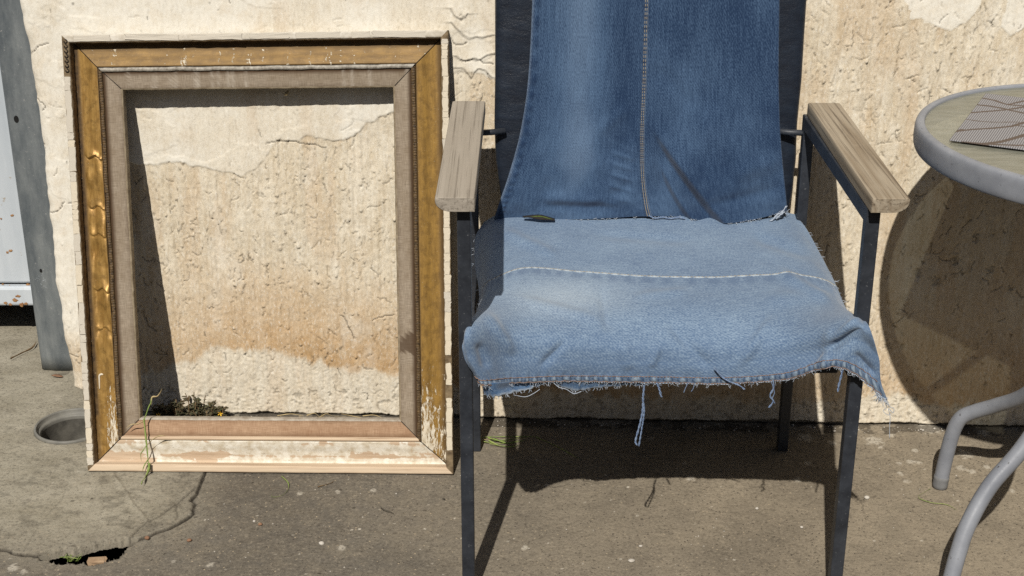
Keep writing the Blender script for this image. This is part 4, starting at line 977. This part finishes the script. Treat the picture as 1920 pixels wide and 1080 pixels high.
bm = bmesh.new(); bmesh.ops.create_cone(bm, cap_ends=True, segments=128, radius1=TR_ - .013, radius2=TR_ - .013, depth=.005)
for v in bm.verts: v.co += Vector((TC[0], TC[1], TZ - .0035))
link('glass_top', bm_mesh('glass_top', bm), M['glass'], tb)
leg1 = [(.762, 2.226, .0), (.766, 2.227, .05), (.773, 2.228, .105), (.783, 2.226, .137), (.802, 2.218, .154), (.830, 2.192, .180), (.855, 2.143, .224), (.872, 2.085, .30), (.883, 2.03, .42), (.886, 2.012, .58), (.880, 2.03, .70)]
leg2 = [(.668, 1.862, .0), (.677, 1.874, .035), (.690, 1.892, .08), (.706, 1.910, .12), (.740, 1.935, .172), (.789, 1.956, .226), (.832, 1.974, .30), (.862, 1.984, .42), (.872, 1.988, .58), (.855, 1.985, .70)]
for pts in (leg1, leg2):
    P = cat(np.linspace(0, 1, 90), pts); tube('leg', P, .0128, M['table_metal'], tb, 20)
    tube('foot_cap', P[:5], .0134, M['cap'], tb, 20)
    Pr = P.copy(); Pr[:, 0] = 2 * TC[0] - P[:, 0]; Pr[:, 1] = 2 * TC[1] - P[:, 1]; tube('leg', Pr, .0128, M['table_metal'], tb, 20); tube('foot_cap', Pr[:5], .0134, M['cap'], tb, 20)
bm = bmesh.new(); bmesh.ops.create_cone(bm, cap_ends=True, segments=32, radius1=.045, radius2=.045, depth=.06)
for v in bm.verts: v.co += Vector((TC[0], TC[1], .50))
link('leg_clamp', bm_mesh('leg_clamp', bm, True), M['table_metal'], tb)
for a in (0, math.pi / 2):
    d = np.array([math.cos(a + .6), math.sin(a + .6), 0]); c = np.array([TC[0], TC[1], TZ - .022]); tube('top_support', [c - d * (TR_ - .02), c, c + d * (TR_ - .02)], .007, M['table_metal'], tb, 10)
# placemat
z_ = TZ + .0012; p0 = gpt(1780, 265, z_); p1 = gpt(1850, 175, z_); ev = (p1 - p0); Lm = .295; ev /= np.linalg.norm(ev); eu = np.array([ev[1], -ev[0], 0]); Wm = .42
nu, nv = 260, 190; a, b = np.meshgrid(np.linspace(0, 1, nu), np.linspace(0, 1, nv), indexing='ij')
Vm = p0 + (a * Wm)[..., None] * eu + (b * Lm)[..., None] * ev; Vm[..., 2] += .0016 + .0004 * np.sin(a * 30) * np.sin(b * 9)
pa = np.zeros(a.shape); X_ = a * Wm; Y_ = b * Lm
ML = [([(600, 200), (660, 212), (800, 240), (900, 275), (1000, 300), (1234, 315), (1600, 300)], 15), ([(540, 300), (575, 305), (750, 325), (900, 350), (1050, 385), (1234, 425), (1600, 520)], 17), ([(440, 420), (480, 415), (650, 400), (850, 385), (1000, 372), (1234, 330)], 14), ([(370, 510), (400, 515), (600, 540), (800, 555), (1000, 556), (1160, 556)], 8), ([(180, 700), (300, 682), (500, 662), (800, 640), (1050, 615), (1234, 560), (1500, 480)], 15), ([(350, 845), (500, 860), (650, 868), (850, 845), (1000, 810), (1234, 745), (1600, 640)], 22), ([(620, 870), (900, 880), (1100, 890), (1234, 892), (1700, 900)], 15), ([(150, 720), (330, 665), (400, 672)], 16), ([(1000, 300), (1400, 200), (1800, 160)], 12), ([(1100, 600), (1400, 640), (1900, 700)], 13)]
for pts, th in ML:
    q = [gpt(1760 + u / 7.71, 160 + v / 7.71, z_) - p0 for u, v in pts]; q = [((w @ eu), (w @ ev)) for w in q]
    pa = np.maximum(pa, (seg_dist(X_ + .0006 * np.sin(Y_ * 900), Y_, q) < th / 7.71 * .0008 * 2.1) * 1.0)
pa = np.maximum(pa, pa[::-1, ::-1])
o = link('placemat', grid_mesh('placemat', Vm, uv=np.stack([X_, Y_], -1), attrs={'M': np.stack([pa, 0 * pa, 0 * pa], -1)}), M['mat']); md = o.modifiers.new('t', 'SOLIDIFY'); md.thickness = .0016; md.offset = 0
tag(o, 'woven grey placemat with brown branching lines on the glass table', 'placemat')

# ================================================================== LEFT EDGE: post, cabinet, drain
po = thing('steel_post', (-.955, 2.725, 0), 'galvanised grey steel post standing beside the wall end', 'post')
# rolled channel section, open to the back
sec = [(-.978, 2.738), (-.982, 2.720), (-.980, 2.709), (-.974, 2.7045), (-.960, 2.703), (-.935, 2.703), (-.910, 2.704), (-.900, 2.709), (-.897, 2.722), (-.898, 2.75)]
sc2 = cat(np.linspace(0, 1, 40), sec); zs = np.linspace(0, 1.9, 60)
V = np.zeros((60, 40, 3)); V[:, :, :2] = sc2[None]; V[:, :, 2] = zs[:, None]; V[:, :, 1] += (fbm(V[:, :, 2] * 5, V[:, :, 0] * 30, 2, 2) - .5) * .003
o = link('channel', grid_mesh('channel', V), M['galv'], po); md = o.modifiers.new('t', 'SOLIDIFY'); md.thickness = .003
for a, b, r in ((31, 223, .0075), (77, 507, .0042)):
    p = ypt(a, b, 2.7015); bm = bmesh.new(); bmesh.ops.create_cone(bm, cap_ends=True, segments=20, radius1=r * .62, radius2=r * .62, depth=.004)
    bmesh.ops.rotate(bm, verts=bm.verts, matrix=Matrix.Rotation(math.pi / 2, 3, 'X'))
    for v in bm.verts: v.co.z *= 1.5; v.co += Vector(p)
    link('bolt_hole', bm_mesh('bolt_hole', bm), M['hole'], po)
sp = []
for k in range(40):
    p = ypt(80 + RNG.normal(0, 6), 530 + RNG.normal(0, 9), 2.7015); sp.append(tube_arrays([p, p + np.array([RNG.normal(0, .003), -.0006, RNG.normal(.003, .003)])], .0008, 4))
o = joined('paint_scuff', sp, M['enamel'], po); o['kind'] = 'stuff'
cb = thing('metal_cabinet', (-1.4, 3.1, .085), 'white enamelled metal cabinet with rusty lower rail behind the post', 'cabinet')
CY = 2.86
zb = ypt(0, 570, CY)[2]; zr = ypt(0, 535, CY)[2]
part_box('side_panel', (-1.9, CY, zr + .004), (-.93, CY + .5, 1.5), M['enamel'], .006, cb)
part_box('lower_rail', (-1.9, CY - .012, zb), (-.93, CY + .48, zr), M['enamel'], .006, cb, 'white lower rail spotted with rust')
for x in (-1.88, -.99):
    part_box('foot', (x, CY + .3, 0), (x + .04, CY + .34, zb), M['steel'], .002, cb)
rs = []
for a, b, r in [(23, 404, 4), (20, 470, 5), (14, 473, 4), (34, 555, 6), (28, 563, 7), (10, 568, 5), (48, 569, 5), (5, 533, 3), (30, 537, 4), (52, 534, 5), (60, 536, 4), (18, 536, 3), (2, 410, 3), (55, 462, 3), (40, 571, 7), (20, 571, 5)]:
    y = CY - (.0128 if b > 537 else .0008); p = ypt(a, b, y); n = 12; an = np.linspace(0, 2 * np.pi, n, endpoint=False)
    ring = np.stack([p[0] + np.cos(an) * r * .0009 * RNG.uniform(.5, 1.3, n), 0 * an + p[1], p[2] + np.sin(an) * r * .0007 * RNG.uniform(.5, 1.3, n)], -1)
    V = np.vstack([ring, ring * 0 + p + np.array([0, -.0006, 0])]); rs.append((V, np.array([[i, (i + 1) % n, n + (i + 1) % n, n + i] for i in range(n)])))
o = joined('rust_spots', rs, M['rust'], cb); o['kind'] = 'stuff'
# drain
dn = thing('drain_pipe', (DRC[0], DRC[1], 0), 'open grey plastic drain pipe sunk in the concrete beside the frame', 'drain')
def lathe(name, prof, mat, parent, c=DRC, n=72):
    A = np.linspace(0, 2 * np.pi, n, endpoint=False); pr = np.array(prof, float)
    V = np.stack([c[0] + np.cos(A)[:, None] * pr[None, :, 0], c[1] + np.sin(A)[:, None] * pr[None, :, 0], 0 * A[:, None] + pr[None, :, 1]], -1)
    return link(name, grid_mesh(name, V, cu=True), mat, parent)
lathe('socket', [(.0705, -.03), (.0705, .002), (.0695, .0045), (.0665, .005), (.0655, .003), (.0655, -.004), (.063, -.0055), (.0605, -.006), (.0595, -.009), (.0592, -.014)], M['pvc'], dn)
lathe('bore', [(.0592, -.0138), (.0585, -.06), (.057, -.11), (.052, -.112)], M['pvc_shaded'], dn)
lathe('silt_floor', [(.0002, -.066), (.02, -.0655), (.04, -.064), (.0585, -.060)], M['mud'], dn)
lathe('inner_pipe', [(.0265, -.068), (.0265, -.053), (.0245, -.051), (.0225, -.053), (.0220, -.0645), (.0002, -.0645)], M['pvc'], dn, DRC + np.array([.010, .026]), 40)

# ================================================================== WEEDS AND LITTER
def leaf_arr(p, d, ln, wd, curl=.3):
    d = np.array(d, float); d /= np.linalg.norm(d); sd_ = np.cross(d, [0, 0, 1.0]); sd_ = sd_ / (np.linalg.norm(sd_) + 1e-9); up_ = np.cross(sd_, d)
    V = []
    for f, w in ((0, .12), (.3, .8), (.65, 1), (.9, .6), (1, .08)):
        c = np.array(p) + d * ln * f + up_ * (-curl * ln * f * f) ; V += [c - sd_ * wd * w * .5 + up_ * wd * .12, c, c + sd_ * wd * w * .5 + up_ * wd * .12]
    return np.array(V), grid_quads(5, 3)
wd_c = wpt(330, 780, .03); wp = thing('weed', (wd_c[0], wd_c[1], 0), 'low dark weed with yellow flowers at the wall foot inside the frame', 'plant')
lv, st = [], []
for k in range(70):
    a = RNG.uniform(285, 420); base = wpt(a, 782, .018 + RNG.uniform(0, .02)); base[2] = .004
    hgt = np.interp(a, [280, 320, 345, 365, 385, 400, 420], [.02, .042, .05, .058, .05, .040, .028]) * RNG.uniform(.45, 1.05)
    tip = base + np.array([RNG.normal(0, .006), RNG.normal(-.006, .005), hgt]); pth = cat(np.linspace(0, 1, 6), [base, (base + tip) / 2 + RNG.normal(0, .003, 3), tip]); st.append(tube_arrays(pth, .0009, 5))
    for q in range(9):
        f = RNG.uniform(.25, 1); i = int(f * 5); an = RNG.uniform(0, 6.28); lv.append(leaf_arr(pth[i], (math.cos(an), math.sin(an), RNG.uniform(.1, 1.4)), RNG.uniform(.007, .013), RNG.uniform(.004, .0075)))
o = joined('foliage', lv, M['leaf'], wp); md = o.modifiers.new('t', 'SOLIDIFY'); md.thickness = .0006
joined('stems', st, M['twig'], wp)
for a, b in ((413, 775), (297, 778)):
    c = wpt(a, b, .055); pet = [leaf_arr(c, (math.cos(q), -.5, math.sin(q)), .0058, .003, 0) for q in np.linspace(0, 2 * np.pi, 6)[:-1]]; joined('flower', pet, M['flower'], wp)
def blade(name, pts, r0, r1, mat, parent=None, flat=.25):
    """flat tapering leaf blade, creased along its middle and slowly twisting"""
    n = 26; P = cat(np.linspace(0, 1, n), pts); T = np.gradient(P, axis=0); T /= np.linalg.norm(T, axis=1)[:, None] + 1e-12
    f = np.linspace(0, 1, n); w = (r0 + (r1 - r0) * f) * 1.25 * np.clip(1.15 - f ** 6, .15, 1) * (1 + .12 * np.sin(f * 23 + P[0, 0] * 900))
    sd_ = np.cross(T, [0.15, -1, .25]); sd_ /= np.linalg.norm(sd_, axis=1)[:, None] + 1e-9; up_ = np.cross(sd_, T); tw = .9 * np.sin(f * 3 + P[0, 0] * 500)
    s1 = sd_ * np.cos(tw)[:, None] + up_ * np.sin(tw)[:, None]; u1 = np.cross(s1, T)
    V = np.stack([P - s1 * w[:, None], P - u1 * w[:, None] * .35, P + s1 * w[:, None], P + u1 * w[:, None] * .12], 1)
    return link(name, grid_mesh(name, V, cv=True), mat, parent)
def fpx(a, b, n):   # point in front of the frame's face
    r = ray(a, b); o_ = np.array([0, 0, CAM_H]); t = ((BL + fn * n - o_) @ fn) / (r @ fn); return o_ + r * t
gs = thing('grass_stalk', tuple(gpt(270, 905)), 'thin green grass stalk hooked over the lower left of the frame', 'grass')
blade('stem', [fpx(270, 785, .004), fpx(273, 815, .006), fpx(276, 845, .008), fpx(278, 865, .008), fpx(280, 882, .010)], .0014, .0010, M['grass'], gs)
blade('stem', [fpx(270, 788, .004), fpx(278, 765, .004), fpx(283, 755, .002), fpx(284, 748, .0), fpx(286, 744, 0)], .0009, .0007, M['grass'], gs)
blade('dry_leaf', [fpx(283, 758, 0), fpx(285, 745, 0), fpx(295, 743, 0), fpx(301, 735, 0), fpx(304, 728, 0)], .0016, .0006, M['straw'], gs)
blade('dry_leaf', [fpx(269, 790, .005), fpx(258, 795, .006), fpx(246, 796, .007), fpx(236, 803, .006)], .0013, .0005, M['straw'], gs)
blade('dry_leaf', [fpx(276, 834, .007), fpx(288, 823, .012), fpx(300, 817, .014), fpx(312, 818, .012)], .0011, .0005, M['straw'], gs)
blade('stem', [fpx(277, 832, .007), fpx(268, 845, .010), fpx(264, 852, .010), fpx(265, 866, .006)], .0008, .0005, M['grass'], gs)
blade('leaf', [fpx(279, 868, .010), fpx(279, 880, .012), fpx(274, 892, .016), gpt(267, 903, .012), gpt(265, 909, .008)], .0022, .0016, M['grass'], gs)
blade('leaf', [fpx(277, 862, .008), fpx(270, 874, .010), fpx(267, 884, .010)], .0009, .0006, M['grass'], gs)
gb = thing('grass_clump', tuple(gpt(940, 828)), 'loose green grass blades lying behind the left rear chair leg', 'grass')
for p_ in ([(893, 822), (920, 819), (960, 819), (1010, 818)], [(915, 820), (935, 826), (975, 822), (990, 820)], [(905, 828), (935, 832), (965, 828), (985, 826)], [(916, 826), (938, 836), (965, 836), (972, 834)], [(925, 822), (950, 830), (975, 830)], [(890, 830), (912, 824), (940, 822)], [(1005, 820), (1040, 835), (1085, 860)], [(918, 832), (945, 837), (968, 838)]):
    blade('blade', [gpt(a, b, .004 + .004 * RNG.random()) for a, b in p_], .0016, .0006, M['grass'] if RNG.random() < .7 else M['straw'], gb)
dg = thing('dry_grass', tuple(gpt(610, 782)), 'wisps of dry grass along the wall foot inside the frame', 'grass')
for p_ in ([(575, 779), (590, 775), (600, 782), (606, 772)], [(600, 782), (612, 776), (625, 780), (655, 782)], [(640, 776), (665, 781), (690, 784)], [(560, 782), (585, 784), (610, 780)], [(520, 780), (545, 776), (570, 780)], [(680, 780), (700, 778), (716, 783)]):
    q_ = [wpt(a, b, .02 + .01 * RNG.random()) for a, b in p_]
    for v in q_: v[2] = max(v[2], .006)
    blade('blade', q_, .0010, .0005, M['straw'], dg)
def litter(name, pts, r, mat, label, cat_, z=.003):
    o = blade(name, [gpt(a, b, z) for a, b in pts], r, r * .6, mat); return tag(o, label, cat_, 'fallen twigs on the paving' if cat_ == 'twig' else None)
litter('fallen_grass', [(528, 893), (540, 905), (540, 918), (528, 929), (512, 932), (508, 928)], .0009, M['grass'], 'curled green grass blade on the paving below the frame', 'grass')
litter('twig', [(596, 913), (610, 909), (622, 905), (626, 902)], .0014, M['twig'], 'short brown twig lying below the middle of the frame', 'twig')
litter('twig', [(714, 952), (722, 957), (732, 960), (738, 963)], .0012, M['mud'], 'dark grey splinter on the paving right of the white pebble', 'twig')
litter('fallen_grass', [(1745, 916), (1735, 922), (1722, 932), (1745, 942), (1775, 946), (1795, 957)], .0007, M['grass'], 'thin bent grass blade at the foot of the table leg', 'grass')
litter('twig', [(20, 672), (40, 662), (60, 652), (68, 640)], .0022, M['twig'], 'dry brown twigs beside the base of the steel post', 'twig', .006)
# hanging seed pods
sd_o = thing('seed_pod', tuple(fpx(538, 178, -.02)), 'tiny pale winged seed dangling under the frame top', 'seed')
pp = cat(np.linspace(0, 1, 14), [fpx(541, 169, -.03), fpx(538, 175, -.03), fpx(533, 179, -.03)]); V, q = tube_arrays(pp, np.r_[.0004, np.linspace(.0012, .0035, 8), np.linspace(.003, .0004, 5)], 8); link('husk', np_mesh('husk', V, q), M['straw'], sd_o)
tube('silk', [fpx(541, 169, -.03), fpx(545, 164, -.027), fpx(546, 158, -.022)], .0003, M['straw'], sd_o, 4)
def pebble(p, r, mat, label, seed, flat=.7):
    bm = bmesh.new(); bmesh.ops.create_icosphere(bm, subdivisions=2, radius=1); g = np.random.default_rng(seed)
    dirs = g.normal(0, 1, (5, 3)); dirs /= np.linalg.norm(dirs, axis=1)[:, None]
    for v in bm.verts:
        n_ = np.array(v.co); s2 = 1 - .22 * max(0, max(dirs @ n_) - .5) * 2 + g.normal(0, .03); r_ = r * .8; v.co = Vector((p[0] + n_[0] * r * s2, p[1] + n_[1] * r * s2 * .85, p[2] + r * flat * .75 + n_[2] * r * flat * s2))
    o = link('pebble', bm_mesh('pebble', bm, True), mat); return tag(o, label, 'pebble', 'loose crumbs and pebbles on the paving')
pebble(gpt(603, 1021), .0055, M['stone'], 'small white pebble on the open paving below the frame', 1)
pebble(gpt(488, 985), .0040, M['brick'], 'reddish brick crumb on the paving left of the white pebble', 2)
pebble(gpt(477, 979), .0032, M['stone'], 'tiny white chip touching the reddish brick crumb', 3)
pebble(gpt(355, 1015), .0045, M['brick'], 'brown crumb right of the crack end on the dark paving', 4)
pebble(gpt(276, 1011), .0050, M['brick'], 'orange brick fragment wedged in the slab crack', 5)
pebble(gpt(1184, 1052), .0062, M['stone'], 'flat cream pebble on the paving in front of the chair', 6, .35)
pebble(gpt(1201, 1025), .0036, M['stone'], 'small white pebble beside the flat cream pebble', 7, .5)
pebble(gpt(1419, 955), .0036, M['stone'], 'white crumb on the paving under the right of the seat', 8)
pebble(gpt(1625, 935), .0050, M['stone'], 'whitish crumbly chip right of the right front chair leg', 9)
pebble(gpt(832, 937), .0030, M['mud'], 'dark round pebble beside the left front chair leg', 10)
pebble(gpt(1503, 990), .0034, M['stone'], 'pale chip left of the right front chair leg', 11)
g_ = []
for k in range(130):
    p = gpt(RNG.uniform(380, 1900), RNG.uniform(830, 1079)); r = RNG.uniform(.0006, .0016); bm = None
    V = np.array([[1, 0, 0], [-1, 0, 0], [0, 1, 0], [0, -1, 0], [0, 0, 1], [0, 0, -.5]], float) * r * RNG.uniform(.6, 1.3, (6, 1)) + p + np.array([0, 0, r * .4])
    g_.append((V, np.array([[0, 2, 4, 4], [2, 1, 4, 4], [1, 3, 4, 4], [3, 0, 4, 4]])[:, :3]))
for k in range(420):     # crumbled render gathered along the wall foot
    x_ = RNG.uniform(-.76, 1.0); d_ = abs(RNG.normal(0, .018)) + .003; r = .0007 + .0024 * RNG.random() ** 4; p = np.array([x_, wall_y(x_) - d_, 0.001])
    V = np.array([[1, 0, 0], [-1, 0, 0], [0, 1, 0], [0, -1, 0], [0, 0, .8], [0, 0, -.5]], float) * r * RNG.uniform(.6, 1.3, (6, 1)) + p + np.array([0, 0, r * .4])
    g_.append((V, np.array([[0, 2, 4], [2, 1, 4], [1, 3, 4], [3, 0, 4]])))
o = joined('grit', g_, M['stone'], None, smooth=False); tag(o, 'fine pale grit scattered over the paving', None, None, 'stuff')
# rubble and weeds inside the hole in the slab
rb = thing('brick_fragment', tuple(gpt(180, 1045, -.02)), 'broken tan brick piece lying in the hole of the slab', 'brick')
p = gpt(182, 1052, -.022); b = box_bm((p[0] - .016, p[1] - .006, p[2] - .012), (p[0] + .016, p[1] + .008, p[2] + .004), .003)
for v in b.verts: v.co += Vector(RNG.normal(0, .0012, 3))
link('chunk', bm_mesh('chunk', b), M['clay'], rb)
hw = thing('hole_weed', tuple(gpt(135, 1048, -.02)), 'small tuft of green grass growing in the slab hole', 'plant')
for k in range(12):
    c = gpt(RNG.uniform(122, 150), 1053, -.022); blade('blade', [c, c + np.array([RNG.normal(0, .006), RNG.normal(-.002, .004), .010]), c + np.array([RNG.normal(0, .012), RNG.normal(-.006, .006), .014])], .0009, .0004, M['grass'], hw)
# dead leaf by the post
p = gpt(106, 705, .004); V, q = leaf_arr(p - np.array([.010, 0, 0]), (1, .1, .1), .022, .011, .3); o = link('dead_leaf', np_mesh('dead_leaf', V, q), M['brick']); md = o.modifiers.new('t', 'SOLIDIFY'); md.thickness = .0008; tag(o, 'small curled brown leaf at the base of the steel post', 'leaf')
